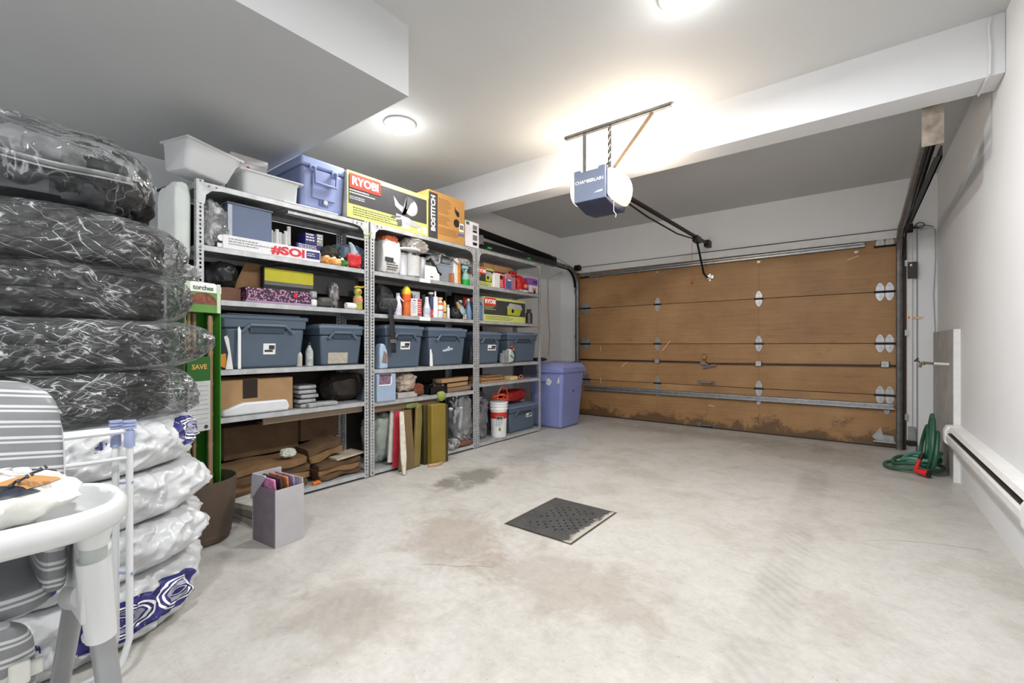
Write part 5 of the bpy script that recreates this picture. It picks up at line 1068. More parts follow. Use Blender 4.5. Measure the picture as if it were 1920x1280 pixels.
for k, (u, w_, h, z, lb) in enumerate(((864, .26, .52, .052, 'tall crumpled silver foil roll of insulation in the second unit'), (909, .15, .50, .047, 'dark silver wrapped roll at the left of the third unit'))):
    tag(blob((.22, w_, h), 80 + k, .12, .16, pw=3.2, nu=48, nv=34, sc=14).build('foil_roll', FOILB if k == 0 else M('dark_wrap', (120, 120, 124), .25, .5, .4, 10, .5, 14), loc=((-3.20, -3.27)[k], Yu(u, -3.17), z)), lb, 'insulation roll')
tag(blob((.09, .22, .05), 83, .12, .12).build('red_brick_rag', M('brick_rag', (110, 72, 58), .85, 0, .3, 20), loc=(-3.10, Yu(868, -3.1), .052)), 'reddish brown rag in front of the silver foil roll', 'rag')
tag(blob((.12, .14, .10), 84, .15, .2).build('white_film', FILM2, loc=(-3.09, Yu(848, -3.09), .052)), 'crumpled white film at the foot of the silver foil roll', 'plastic film')

# ------------------------------------------------------------------ third unit
def tool_carton(label, ua, ub, z, h, xf, logo_h, dp):
    y0, y1 = span(ua, ub, xf); t, w = carton('power_tool_carton', label, 'carton', y0, y1, z, h, xf - .002, dp, M('carton_offwhite', (212, 212, 200), .6), seam=False); X = dp / 2; fpanel(t, X, -w / 2, 0, w / 2, h, LIME, 'lime_panel'); X += .0012
    fpanel(t, X, -w / 2 + .004, h * .27, w / 2 - .004, h * .90, CHAR, 'charcoal_panel')
    fpanel(t, X + .0012, -w / 2 + .012, h * .97 - logo_h, -w / 2 + .012 + logo_h * 2.2, h * .97, RED, 'logo_panel'); text('RYOBI', logo_h * .72, t, (X + .003, -w / 2 + .012 + logo_h * 1.1, h * .97 - logo_h / 2), PRINTW, bold=.0022)
    small_print(t, X + .0012, -w / 2 + .015, -w / 2 + w * .30, h * .60, 3, h * .06, LIME, 71); small_print(t, X, -w / 2 + .03, w * .35, h * .19, 3, h * .06, CHAR, 72)
    MB().prism([(w * .02, h * .62), (w * .42, h * .60), (w * .38, h * .80), (w * .10, h * .84)], X + .0012, X + .002, 'X').build('tool_picture', SAW, t)
    MB().prism([(w * .04, h * .32), (w * .34, h * .30), (w * .40, h * .60), (w * .04, h * .62)], X + .0012, X + .002, 'X').build('tool_picture', M('lime_dark', (176, 184, 60), .5), t); MB().cyl((X + .002, w * .17, h * .50), (X + .0028, w * .17, h * .50), h * .09, 16).build('tool_picture_detail', PRINTK, t)
    return t
tool_carton('lime and charcoal table saw carton on the third unit', 907, 985, 1.313, .255, -3.085, .085, .26)
t = tool_carton('smaller lime and charcoal tool carton half behind the white jug', 893, 925, 1.677, .20, -3.12, .065, .12)
bottle('thermos', 'dark grey steel thermos beside the table saw carton', 'thermos', 992, 1.313, .17, .042, M('thermos_grey', (74, 74, 76), .3, .5, .1), BLKP, None, -3.10, TALLP, .14, .62)
t = jug('pale blue windscreen fluid jug left of the table saw carton', *span(893, 906, -3.09), 1.313, .21, -3.09, .11, WATER, None, WB)
t, w = carton('wood_crate', 'open wooden crate at the back of the third unit', 'crate', *span(897, 950, -3.30), 1.83, .13, -3.22, .16, M('crate_wood', (176, 136, 92), .7, 0, .2, 6, .1, 30, (1, .2, 1)), seam=False)
fpanel(t, .08, -w * .12, .0, w * .45, .06, M('red_stack', (150, 44, 42), .6, 0, .3, 20, 0, 10, (1, 1, 6)), 'red_cloth')
MB().box(-.08, -w * .20, 0, .082, -w * .17, .13).build('corner_post', M('crate_post', (150, 108, 66), .7), t, smooth=False)
t, w = carton('crate_base', 'grey box under the wooden crate', 'box', *span(897, 950, -3.30), 1.677, .152, -3.26, .12, M('grey_base', (120, 120, 124), .6), seam=False)
bottle('dark_column', 'black tube standing behind the jugs', 'tube', 953, 1.677, .28, .035, M('charcoal_tube', (46, 48, 52), .5), None, None, -3.28, TALLP)
t = jug('white jug with a red label on the third unit', *span(926, 947.5, -3.09), 1.677, .175, -3.09, .14, M('jug_white', (224, 222, 220), .4), M('jug_red', (206, 44, 50), .45), WBG, labfrac=(.0, .80), lab_side=(.02, .5)); fpanel(t, .0712, .0, .11, .05, .135, PRINTK, 'dark_print'); small_print(t, .0714, .01, .06, .085, 4, .02, PRINTW, 73)
t = jug('clear jug of pink fluid with a blue label', *span(948, 967.5, -3.085), 1.677, .195, -3.085, .14, M('jug_pink', (206, 140, 156), .25, 0, .06, 8, 0, 60, (1, 1, 1), 0, .25), M('jug_blue_label', (84, 96, 150), .4, 0, .25, 30), M('cap_dark', (60, 50, 52), .5), labfrac=(.0, .62), lab_side=(-.5, .05)); fpanel(t, .0712, -.06, .10, .0, .115, PRINTW, 'white_swoosh')
t = thing('red_bag', 'bulging red plastic bag between pink jug and purple box', 'bag', (-3.16, Yu(972.5, -3.16), 1.677))
blob((.15, .165, .19), 90, .14, .16, pw=3).build('bag', M('red_film', (196, 30, 34), .28, 0, .12, 10, .2, 24), t); blob((.08, .10, .08), 91, .2, .2).build('gathered_top', MATS['red_film'], t, loc=(-.02, -.08, .165)); blob((.03, .07, .05), 92, .1, .1, nu=16, nv=10).build('peach_patch', M('peach_print', (230, 130, 100), .4), t, loc=(.085, .03, .045)); blob((.12, .22, .035), 93, .3, .3).build('white_hem', PRINTW, t, loc=(.02, .02, -.002))
t, w = carton('purple_box', 'purple and white household box at the right end of the third unit', 'box', *span(991, 1008, -3.09), 1.69, .17, -3.09, .10, M('purple_card', (146, 90, 170), .5, 0, .1), seam=False)
fpanel(t, .05, -w * .5, .0, w * .5, .085, M('white_card3', (226, 220, 226), .5), 'white_half'); fpanel(t, .0512, -w * .1, .02, w * .35, .06, M('orange_photo', (206, 160, 120), .5, 0, .3, 40), 'photo'); fpanel(t, .05, -w * .05, .11, w * .45, .145, M('violet_text', (90, 50, 130), .5), 'title_block'); fpanel(t, .0512, w * .02, .0, w * .26, .03, NAVY, 'navy_badge')
tote('lidded blue-grey tote with a white sticker, left of two on the third unit', 893, 941, .857, .345, sticker=[(-.02, .56, .30, .80, STK)])
tote('lidded blue-grey tote behind the work lamp on the third unit', 952, 1009, .857, .35, xf=-3.10)
wl = thing('caged_lamp', 'clear caged work lamp with red handle between the two totes of the third unit', 'work lamp', (-3.075, Yu(950, -3.06), .857))
b = MB()
def lampshell(a, b_): return (-.045 + .09 * b_, .05 + .085 * math.cos(PI * a) * (1 - .15 * b_), .095 + .095 * math.sin(PI * (a * 1.0)) * (1 - .15 * b_) - .095 * (1 - abs(2 * a - 1)) * .0)
MB().prism([(.02, 0), (.09, .005), (.12, .05), (.12, .09), (.08, .145), (.05, .16), (.03, .10)], -.03, .035, 'X').build('lamp_head', M('pale_grey_green', (172, 184, 176), .3), wl, bevel=.010)
MB().tube([(.036, .02, .0), (.038, .09, .003), (.038, .125, .05), (.038, .12, .10), (.038, .08, .15), (.038, .045, .165)], .005, 6).tube([(.038, .03, .085), (.04, .085, .06), (.038, .125, .05)], .004, 6).build('cage', BLKP, wl)
MB().box(-.03, -.07, 0, .03, -.03, .11).box(-.03, -.025, 0, .03, .01, .14).build('battery_block', M('clear_grey', (130, 134, 134), .3, 0, .3, 30), wl, bevel=.006)
MB().tube([(.03, .045, .17), (.035, .065, .182), (.03, .095, .165)], .011, 8).build('handle', M('lamp_red', (206, 50, 44), .4), wl); MB().box(.028, .075, .142, .042, .10, .158).build('yellow_clip', M('clip_yellow', (220, 190, 60), .5), wl)
for k in range(5):
    r = random.Random(k + 3); tag(MB().box(-.13, 0, 0, .06 - .012 * (k % 2), .42 - .03 * k, .014).build('cardboard_sheet', (CARD, CARDO, WOOD)[k % 3], loc=(-3.14, Yu(899, -3.1) + .01 * k, .657 + .0155 * k), rot=(0, 0, r.uniform(-.06, .06)), smooth=False), ('lowest', 'second', 'middle', 'fourth', 'topmost')[k] + ' flattened cardboard sheet stacked on the third unit', 'cardboard', 'flattened sheets')
t = thing('wood_scoop', 'small wooden block with an orange handled loop on the cardboard sheets', 'tool', (-3.10, Yu(962, -3.1), .657)); MB().box(-.08, -.07, .0, .03, .05, .045).build('block', M('block_wood', (206, 178, 130), .65), t, bevel=.004); MB().tube([(.03, .06, .03)] + [(.03, .11 + .03 * math.cos(a), .03 + .022 * math.sin(a)) for a in [PI - k * .6 for k in range(11)]], .006, 7).build('loop_handle', M('loop_orange', (206, 110, 70), .5), t)
bk = thing('paint_bucket', 'white plastic paint bucket with a red band on the bottom of the third unit', 'bucket', (-3.02 - .11, Yu(939, -3.10), .047), -.78); bk.scale = (.80, .80, 1)
BW = M('bucket_white', (228, 228, 226), .4, 0, .04)
MB().lathe([(0, 0), (.10, 0), (.104, .006), (.116, .30), (.126, .30), (.126, .315), (.119, .316), (.120, .335), (.128, .336), (.128, .350), (.121, .351), (.122, .366), (.130, .368), (.130, .385), (.0, .385)], 28).build('bucket', BW, bk)
MB().lathe([(.1125, .205), (.1162, .275)], 28).build('red_band', M('band_red', (190, 52, 36), .5, 0, .1), bk, solid=.0015); MB().lathe([(.1045, .03), (.1048, .042)], 28).build('red_line', M('band_red', (190, 52, 36), .5), bk, solid=.001)
text('BEHR', .034, bk, (.122, .0, .215), PRINTK, bold=.002); MB().box(.117, -.045, .185, .119, .05, .232).build('logo_panel', M('logo_silver', (176, 180, 180), .4), bk, smooth=False); small_print(bk, .1175, -.05, .05, .165, 3, .018, M('print_grey', (130, 130, 130), .5), 74); fpanel(bk, .111, -.012, .075, .018, .11, M('green_badge', (96, 140, 70), .5), 'green_badge')
oc = thing('extension_lead', 'orange extension cord coiled on the lid of the white bucket', 'extension lead', (-3.12, Yu(939, -3.10), .435)); OC = M('cord_orange', (206, 82, 44), .5)
MB().tube([(.075 * math.cos(a) * (1 + .2 * math.sin(a * .37)), .10 * math.sin(a) * (1 + .15 * math.cos(a * .53)), .012 + .004 * a + .012 * math.sin(1.7 * a)) for a in [i * .25 for i in range(75)]], .0055, 6).build('coil', OC, oc); MB().tube([(.05, .09 * math.cos(a), .03 + .13 * math.sin(a)) for a in [i * PI / 16 for i in range(17)]], .0055, 6).build('raised_loop', OC, oc)
tote('lidded blue-grey tote with a small sticker beside the bucket on the bottom shelf', 955, 1009, .047, .315, xf=-3.09, sticker=[(.10, .66, .30, .86, STK)])
tag(blob((.20, .44, .15), 95, .12, .14).build('red_tarp', M('red_tarp', (150, 26, 28), .4, 0, .2, 12, .2, 24), loc=(-3.28, Yu(965, -3.24), .375)), 'folded dark red tarpaulin pushed in above the tote', 'tarpaulin')
t, w = carton('dark_box', 'dark slate box at the back of the third unit by the wooden block', 'box', *span(975, 1000, -3.3), .657, .16, -3.25, .14, M('slate_dark', (66, 72, 82), .6), seam=False)

# ------------------------------------------------------------------ blue recycling bin
bn = thing('recycling_bin', 'tall periwinkle blue recycling bin with slanted lid beside the shelving', 'bin', (-3.15, 5.0, 0))
BL = M('bin_blue', (126, 134, 186), .45, 0, .06, 5); BLD = M('bin_lid_blue', (138, 146, 196), .4, 0, .05, 5)
MB().taper((-.20, -.235, .225, .225), (-.26, -.265, .27, .30), 0, .73).build('body', BL, bn, bevel=.035, seg=3)
MB().box(-.275, -.285, .70, .285, .33, .755).build('rim', BL, bn, bevel=.014)
MB().taper((-.27, -.28, .28, .325), (-.235, -.18, .24, .27), .755, .82).build('lid', BLD, bn, bevel=.012)
MB().obox((.02, .06, .822), (.30, .30, .02), (.06, 0, 0)).build('lid_panel', M('lid_grey', (140, 146, 178), .45), bn, bevel=.006); MB().obox((.02, .20, .832), (.30, .06, .014), (0, 0, 0)).build('lid_flap', M('lid_edge', (96, 92, 110), .5), bn, bevel=.004)
MB().box(-.08, -.285, .59, .04, -.255, .67).build('front_latch', BLD, bn, bevel=.006); MB().cyl((-.05, -.288, .635), (-.05, -.283, .635), .018, 14).build('green_dot', M('green_dot', (70, 160, 90), .5), bn)
STC = M('torn_sticker', (206, 208, 212), .5, 0, .2, 30)
MB().prism([(.0, .0), (.06, -.02), (.10, .03), (.05, .08), (.02, .06)], -.266, -.264, 'Y').xf(Matrix.Translation((.02, -.003, .56))).build('torn_sticker', STC, bn); MB().prism([(.0, 0), (.04, .01), (.03, .09), (.015, .05)], -.266, -.263, 'Y').xf(Matrix.Translation((.19, -.003, .57))).build('torn_sticker', STC, bn)
MB().cyl((.255, .02, .47), (.2645, .02, .47), .014, 12).build('dark_spot', M('spot_violet', (86, 80, 130), .5), bn)
tag(blob((.16, .22, .05), 97, .2, .15).build('dark_rag', M('bin_rag', (58, 58, 80), .8), loc=(-3.32, 4.86, .84)), 'dark rag lying on the back of the blue bin lid', 'rag')
# ------------------------------------------------------------------ tyre stack in bags
TYX, TYY = -2.41, .262
RUB = M('tyre_rubber', (22, 22, 23), .8, 0, .2, 20)
def tyre_mesh(R, w, seed):
    ri = R * .58
    prof = []
    for a, z in ((ri, .12), (ri + .012, .03), (ri + .03, .0), (R * .80, .0), (R * .93, .035), (R * .985, .09), (R, .16), (R, .5), (R, .84), (R * .985, .91), (R * .93, .965), (R * .80, 1), (ri + .03, 1), (ri + .012, .97), (ri, .88)): prof.append((a, z * w))
    # refine tread
    tread = [(R, w * (.16 + .68 * k / 22)) for k in range(23)]
    P = prof[:6] + tread + prof[9:]
    n = 160
    def fn(a, b):
        j = int(round(b * (len(P) - 1))); r, z = P[j]; q = 6 <= j < 29
        if q:
            k = j - 6; zz = z / w
            groove = (k in (4, 5, 10, 11, 12, 17, 18)); lat = (int(a * n + (k * .8 if k < 11 else -k * .8)) % 5 == 0)
            if groove or lat: r -= .009
        t = 2 * PI * a
        return (r * math.cos(t), r * math.sin(t), z)
    return MB().grid(fn, n, len(P), cu=True, cv=True).mesh('tyre', RUB, True, 30)
def bag_surface(R, w, seed, amp, tails, loose=.0):
    """wrapping surface of one bagged tyre: theta in turns, s from bottom centre over the side to top centre"""
    def fn(a, s, lift=0.0):
        t = 2 * PI * a
        if s < .22: k = s / .22; r = R * (.25 + .72 * k); z = -.001
        elif s < .78:
            k = (s - .22) / .56; e = (2 * k - 1); r = R * (.97 + .05 * max(0.0, 1 - abs(e) ** 3.2)); z = w * (.5 + .5 * math.copysign(abs(e) ** .85, e))
        else: k = (1 - s) / .22; r = R * (.25 + .72 * k); z = w + .001
        p = (math.cos(t) * 1.3, math.sin(t) * 1.3, z * 2.2)
        side = max(0.0, 1 - abs((s - .5) / .30) ** 4) if abs(s - .5) < .3 else 0.0
        d = amp * (ridge((p[0] * 1.4 + p[2], p[1] * 1.4, p[2] * .8), 3.4, seed) * .5 + ridge((p[0] + p[2] * .5, p[1] - p[2] * .7, p[2]), 7.5, seed + 3) * .36 + ridge(p, 15, seed + 5) * .16 + .25 * fbm(p, 2.0, seed))
        fo = ridge((a * 30 + s * 7, s * 1.4, 0), 1.0, seed) * .5 + ridge((a * 62 - s * 9, s * 2.0, 3), 1.0, seed + 8) * .25
        r += (d + amp * .5 + amp * .55 * fo) * side + lift
        z += (d * .35) * (side * .5)
        for ta, tw, tl, tz in tails:
            da = (t - ta + PI) % (2 * PI) - PI
            g = math.exp(-(da / tw) ** 2)
            if side > 0: r += tl * g * side * (1 - .75 * abs((s - .5) / .3)); z += tz * g * side + tl * .25 * g * side * noise.noise(Vector((a * 40, s * 6, seed)))
        z = max(-.012, min(w + .012, z)) if side == 0 else z
        return (r * math.cos(t), r * math.sin(t), max(z, .001 - .02 * (s < .22) * 0))
    return fn
CLEAR = m_film('tyre_film', .05, (225, 228, 230), 7.5, .5, .09, .60, True, 1.33)
WHITEBAG = M('white_bag_film', (198, 200, 202), .28, 0, .05, 8, .25, 22, (1, 1, 1), .2)
tyre_a = tyre_mesh(.345, .205, 0)
dirc = math.atan2(-TYY, -TYX)       # towards the viewer
levels = [0, .225, .405, .590, .775, .965, 1.150, 1.340, 1.525]
RS = [.392, .385, .375, .370, .372, .365, .360, .368]
tails = [[(dirc + .75, .5, .02, 0)], [(dirc + .95, .35, .05, .01)], [(dirc + 1.05, .22, .075, .01)], [(dirc + .9, .3, .045, .0)],
         [(dirc + 1.05, .35, .06, -.02)], [(dirc + 1.12, .30, .11, .01)], [(dirc + 1.05, .4, .05, .01)], [(dirc + 1.1, .5, .015, -.01)]]
offs = [(0, 0), (.0, .01), (0, .005), (-.01, -.005), (-.015, .0), (-.02, .01), (-.03, .0), (-.02, -.01)]
words = ['at the bottom of the stack', 'second from the bottom', 'third from the bottom', 'topmost of the white bags', 'just above the white bags', 'sixth from the bottom with a flared bag end', 'second from the top', 'topmost tyre under the bagged clothes']
for k in range(8):
    z0, w = levels[k], levels[k + 1] - levels[k]; white = k < 4
    t = thing('bagged_tyre', ('tyre wrapped in a white plastic bag, ' if white else 'dark tyre wrapped in clear plastic film, ') + words[k], 'tyre', (TYX + offs[k][0], TYY + offs[k][1], z0), group='bagged tyres in the stack')
    me = meshobj('tyre', tyre_a, t, (0, 0, .008)); me.scale = ((RS[k] - .02) / .345, (RS[k] - .02) / .345, (w - .02) / .205); me.rotation_euler = (0, 0, k * .9)
    fn = bag_surface(RS[k], w - .002, 10 + k * 3.1, .040 if white else .030, tails[k])
    sub = MB().grid(lambda a, s: fn(a, s), 300, 64, cu=True)
    so = sub.build('white_bag' if white else 'clear_bag', WHITEBAG if white else CLEAR, t, ang=80 if white else 60)
    if not white: set_flow(so, lambda c, k=k: (((math.atan2(c.y, c.x) - dirc + PI) % (2 * PI)) * .37, c.z + (.37 - math.hypot(c.x, c.y)) * (1 if c.z > .09 else -1) * .6, k * 3.7 + (.9 if k == 6 else 0)))
    def patch(a0, a1, s0, s1, shape, mat, name, lift=.0022, n=26):
        def g(i, j): 
            u_, v_ = 2 * i - 1, 2 * j - 1
            a = (a0 + a1) / 2 + (a1 - a0) / 2 * u_ * shape(v_); s = (s0 + s1) / 2 + (s1 - s0) / 2 * v_
            return fn(a, s, lift)
        return MB().grid(g, n, n).build(name, mat, t)
    tw = 1 / (2 * PI)
    if white:
        base = dirc * tw
        rnd = lambda v: max(.05, (1 - abs(v) ** 2.6)) ** .5
        spots = {0: ((.02, .24), (.20, .36), (-.16, -.02)), 1: ((-.1, .0),), 3: ((.30, .50),), 2: ()}[k]
        for (b0, b1) in spots:
            a0, a1 = base + b0 * .45, base + b1 * .45
            sz = (.36, .66) if k == 0 else (.42, .74) if k == 3 else (.36, .6)
            patch(a0, a1, sz[0], sz[1], rnd, NAVY, 'printed_patch')
            am, aw = (a0 + a1) / 2, (a1 - a0); sm, sh = (sz[0] + sz[1]) / 2, (sz[1] - sz[0])
            for (f0, f1, mt, lf) in ((.36, .32, PRINTW, .0040), (.28, .25, PRINTW, .0040), (.22, .12, M('wheel_grey', (150, 152, 172), .4), .0040), (.09, .07, PRINTW, .0040)):
                MB().grid(lambda i, j, f0=f0, f1=f1: fn(am + aw * (f0 + (f1 - f0) * j) * math.cos(2 * PI * i), sm + sh * (f0 + (f1 - f0) * j) * math.sin(2 * PI * i), .0045), 48, 3, cu=True).build('wheel_print', mt, t)
    if k == 3:
        n_ = Vector((math.cos(dirc + .33), math.sin(dirc + .33), .25)).normalized(); up_ = Vector((0, 0, -1)); tx = up_.cross(n_).normalized(); up_ = n_.cross(tx)
        mm = Matrix((tx, up_, n_)).transposed()
        text('PNEU', .062, t, tuple(Vector((math.cos(dirc + .33), math.sin(dirc + .33), 0)) * (RS[k] + .034) + Vector((0, 0, .125))), NAVY, mm.to_euler(), ext=.002)

# bag of clothes on top
cb_ = thing('clothes_bag', 'large clear bag of dark clothes lying on top of the tyre stack', 'bag', (TYX - .06, TYY - .06, levels[8] + .004), dirc)
G1 = M('mesh_grey', (128, 130, 132), .8, 0, .12, 30, .2, 160); G2 = M('charcoal_cloth', (50, 52, 55), .75, 0, .25, 12, .3, 40); G3 = M('black_cloth', (18, 19, 20), .6, 0, .3, 12, .3, 40)
blob((.62, .52, .15), 111, .07, .08, sc=9, pw=3, nu=60, nv=34).build('charcoal_garment', G2, cb_, loc=(.02, .0, .0)); blob((.52, .46, .13), 112, .07, .08, sc=9, pw=3, nu=60, nv=34).build('grey_garment', G1, cb_, loc=(.02, -.06, .15)); blob((.5, .30, .17), 113, .1, .12, sc=9, pw=2.8, nu=50, nv=30).build('black_garment', G3, cb_, loc=(-.02, .22, .03)); blob((.34, .26, .10), 114, .1, .1, sc=10, nu=40, nv=24).build('dark_garment', G2, cb_, loc=(.0, .17, .16))
def strip(a, b): return (.33 - .03 * math.cos(PI * (b - .5)) + .012 * math.sin(9 * a) - .25 * abs(a - .5) ** 2 * 1.2, -.28 + .56 * a, .135 + .022 * b + .008 * math.sin(7 * a))
MB().grid(strip, 30, 5).build('pale_strap', M('pale_webbing', (160, 164, 164), .7), cb_, solid=.006)
def shellf(a, b):
    t = 2 * PI * a; ph = -PI / 2 + PI * b; sg = lambda c, e: math.copysign(abs(c) ** e, c)
    x, y, z = .35 * sg(math.cos(ph), .7) * sg(math.cos(t), .8), .335 * sg(math.cos(ph), .7) * sg(math.sin(t), .8) + .01, .165 * sg(math.sin(ph), .8)
    k = 1 + .05 * fbm((x, y, z), 5, 3) + .055 * ridge((x, y, z), 7, 9) + .03 * ridge((x, y, z), 16, 5)
    return (x * k, y * k, max(0, z * k + .165))
MB().grid(shellf, 160, 70, cu=True).build('clear_bag', m_film('clothes_film', .025, (225, 228, 230), 7, .40, .06, .40, False, 1.3), cb_, ang=60)
tag(MB().prism([(-.05, 0), (.03, -.02), (.08, .015), (.02, .05)], 0, .004, 'X').build('blue_tape', M('blue_tape', (52, 66, 104), .6), loc=(-4.095, 1.02, 2.20), bevel=.001), 'scrap of blue tape on the wall above the white sack', 'tape')

# ------------------------------------------------------------------ pot with torch carton
pt = thing('plant_pot', 'large matte brown plastic planter holding the torch carton', 'planter', (-2.83, .86, 0))
PB = M('pot_brown', (92, 78, 66), .6, 0, .08, 5)
MB().lathe([(0, 0), (.135, 0), (.148, .008), (.166, .10), (.178, .25), (.182, .335), (.176, .335), (.170, .25), (.155, .03), (0, .03)], 40).build('pot', PB, pt)
tc_ = thing('torch_carton', 'tall green display carton of bamboo garden torches standing in the planter', 'carton', (-2.85, .855, .035), .30)
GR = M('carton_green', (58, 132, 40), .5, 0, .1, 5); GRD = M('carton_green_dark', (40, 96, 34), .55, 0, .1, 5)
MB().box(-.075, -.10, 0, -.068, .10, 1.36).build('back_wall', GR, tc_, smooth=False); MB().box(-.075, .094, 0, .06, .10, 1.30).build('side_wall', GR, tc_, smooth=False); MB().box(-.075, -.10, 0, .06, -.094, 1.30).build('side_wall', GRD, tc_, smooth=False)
MB().box(.055, -.10, 0, .061, .10, .24).build('front_wall', GR, tc_, smooth=False)
MB().prism([(-.10, 1.20), (.10, 1.20), (.10, 1.33), (.06, 1.36), (-.06, 1.36), (-.10, 1.33)], .055, .061, 'X').build('header_card', M('header_green', (96, 140, 70), .5), tc_, smooth=False)
MB().prism([(.078 * math.cos(a), 1.245 + .062 * math.sin(a)) for a in [i * PI / 14 for i in range(15)]], .0612, .0625, 'X').build('photo_arch', M('arch_brown', (120, 70, 52), .5, 0, .6, 40), tc_, smooth=False)
MB().prism([(-.10, 1.31), (.10, 1.31), (.10, 1.345), (.06, 1.362), (-.06, 1.362), (-.10, 1.345)], .0612, .0622, 'X').build('white_arch', PRINTW, tc_, smooth=False)
text('torches', .036, tc_, (.0632, .0, 1.332), GRD, bold=.0006)
for y_ in (-.09, .075): MB().box(.061, y_, 1.2, .064, y_ + .02, 1.36).build('white_edge', M('edge_white', (190, 206, 186), .5), tc_, smooth=False)
MB().box(.062, -.085, .56, .066, .035, .96).build('info_card', M('info_grey', (196, 200, 200), .5), tc_, smooth=False)
for z in range(9): MB().box(.0662, -.075, .60 + .025 * z, .0668, .025, .603 + .025 * z).build('text_line', M('info_line', (150, 154, 156), .5), tc_, smooth=False)
MB().box(.0662, -.085, .83, .0675, .035, .96).build('info_header', GRD, tc_, smooth=False); text('SAVE', .036, tc_, (.0685, -.025, .905), M('gold_text', (200, 170, 90), .5), bold=.001)
MB().box(.0662, -.07, .565, .0672, -.035, .59).build('bar_code', CHAR, tc_, smooth=False); MB().cyl((.0662, .012, .58), (.0672, .012, .58), .011, 14).build('round_mark', CHAR, tc_, smooth=False)
BAM = M('bamboo', (156, 128, 96), .55, 0, .2, 8, .05, 40, (4, 4, .4))
for k, (y_, x_, tz) in enumerate(((-.06, .0, 1.16), (-.025, -.02, 1.18), (.012, -.03, 1.18), (.05, .038, 1.17), (.075, .015, 1.17))):
    t = tag(bpy.data.objects.new('bamboo_pole', None), ('leftmost bamboo torch pole in the green carton', 'second bamboo torch pole in the green carton', 'middle bamboo torch pole in the green carton', 'long bamboo torch pole at the front of the green carton', 'bamboo torch pole against the right side of the green carton')[k], 'bamboo pole', 'bamboo torch poles'); COL.objects.link(t)
    m4 = Matrix.Rotation(.30, 4, 'Z'); p = m4 @ Vector((x_, y_, 0)); t.location = (-2.85 + p.x, .855 + p.y, .05); t.rotation_euler = (0, 0, .3)
    pf = []; z = 0
    while z < tz:
        pf += [(.0095, z), (.0098, z + .10), (.0122, z + .112), (.0095, z + .122)]; z += .17
    MB().lathe([(0, 0)] + [q for q in pf if q[1] < tz] + [(.009, tz), (0, tz)], 10).build('cane', BAM, t)
    if k in (0, 1, 2): MB().lathe([(.010, tz), (.014, tz + .07), (.015, tz + .12), (0, tz + .12)], 10).build('woven_head', M('woven_brown', (120, 84, 62), .7, 0, .4, 60), t)
tag(blob((.13, .12, .09), 121, .2, .25).build('plastic_film', FILM2, loc=(-2.87, .82, 1.40)), 'crumpled clear film over the top of the torch carton', 'plastic film')

# ------------------------------------------------------------------ folded drying rack
rk = thing('drying_rack', 'folded white tubular drying rack with pale blue hinges before the tyres', 'drying rack', (-1.85, .35, 0), 0)
TW = M('rack_white', (216, 218, 220), .35, 0, .03); CL = M('hinge_blue', (150, 160, 194), .45, 0, .05)
ax = Vector((-.02, -.62, 0))
for k, (ox, oy, top) in enumerate(((0.012, .022, .80), (-.018, -.006, .80))):
    o_ = Vector((ox, oy, 0)); e = ax
    pts = [o_ + Vector((0, 0, top))] + [o_ + Vector((0, 0, z)) for z in (.6, .3, .12)] + [o_ + e * .03 + Vector((0, 0, .05)), o_ + e * .09 + Vector((0, 0, .02)), o_ + e * .3 + Vector((0, 0, .014)), o_ + e * .7 + Vector((0, 0, .014)), o_ + e * .92 + Vector((0, 0, .02)), o_ + e + Vector((0, 0, .10))] + [o_ + e + Vector((0, 0, z)) for z in (.3, .6, top)]
    MB().tube(pts, .0095, 10).build('side_frame', TW, rk)
    for q in (Vector((0, 0, 0)), e):
        c = MB().cyl(o_ + q + Vector((0, 0, .735)), o_ + q + Vector((0, 0, .785)), .0135, 12)
        for j in range(3): c.obox(o_ + q + Vector((0, 0, .795 + .010 * j)), (.026, .030, .007))
        c.obox(o_ + q + Vector((0, 0, .80)), (.018, .016, .035)); c.build('hinge_cap', CL, rk)
    for z in ((.785, .70) if k == 0 else (.79, .695)):
        MB().tube([o_ + Vector((0, 0, z)), o_ + e + Vector((0, 0, z))], .0062 if z < .75 else .008, 8).build('rail', TW, rk)
MB().tube([Vector((-.018, -.006, .40)), Vector((-.03, -.02, .37)), Vector((-.04, -.06, .30)), Vector((-.03, -.10, .26))], .009, 8).build('bent_strut', TW, rk)
MB().cyl((.0, .0, .62), (.02, .03, .62), .004, 8).cyl((-.02, .0, .33), (.025, .03, .33), .005, 8).build('cross_pin', CL, rk)

# ------------------------------------------------------------------ high chair
hc = thing('high_chair', 'white high chair with grey striped padding and wide tray', 'high chair', (-1.45, -.04, 0), 0)
HCW = M('chair_white', (206, 208, 208), .35, 0, .02, 4); HCG = M('chair_grey_tube', (150, 152, 155), .35, .3, .05); STR = m_stripes()
def pad(sx, sy, sz, loc, rot, name, par, pw=4.5, seed=1, nu=44, nv=28):
    def fn(a, b):
        t = 2 * PI * a; ph = -PI / 2 + PI * b; e = 2 / pw; sg = lambda c, ee: math.copysign(abs(c) ** ee, c)
        x, y, z = sx / 2 * sg(math.cos(ph), .35) * sg(math.cos(t), .55), sy / 2 * sg(math.cos(ph), .35) * sg(math.sin(t), .55), sz / 2 * sg(math.sin(ph), .45)
        k = .012 * fbm((x, y, z), 7, seed)
        return (x + k, y, z)
    return MB().grid(fn, nu, nv, cu=True).build(name, STR, par, loc=loc, rot=rot)
bk_ = pad(.085, .50, .48, (-.20, -.01, .735), (.0, -.16, 0), 'backrest_pad', hc, seed=3)
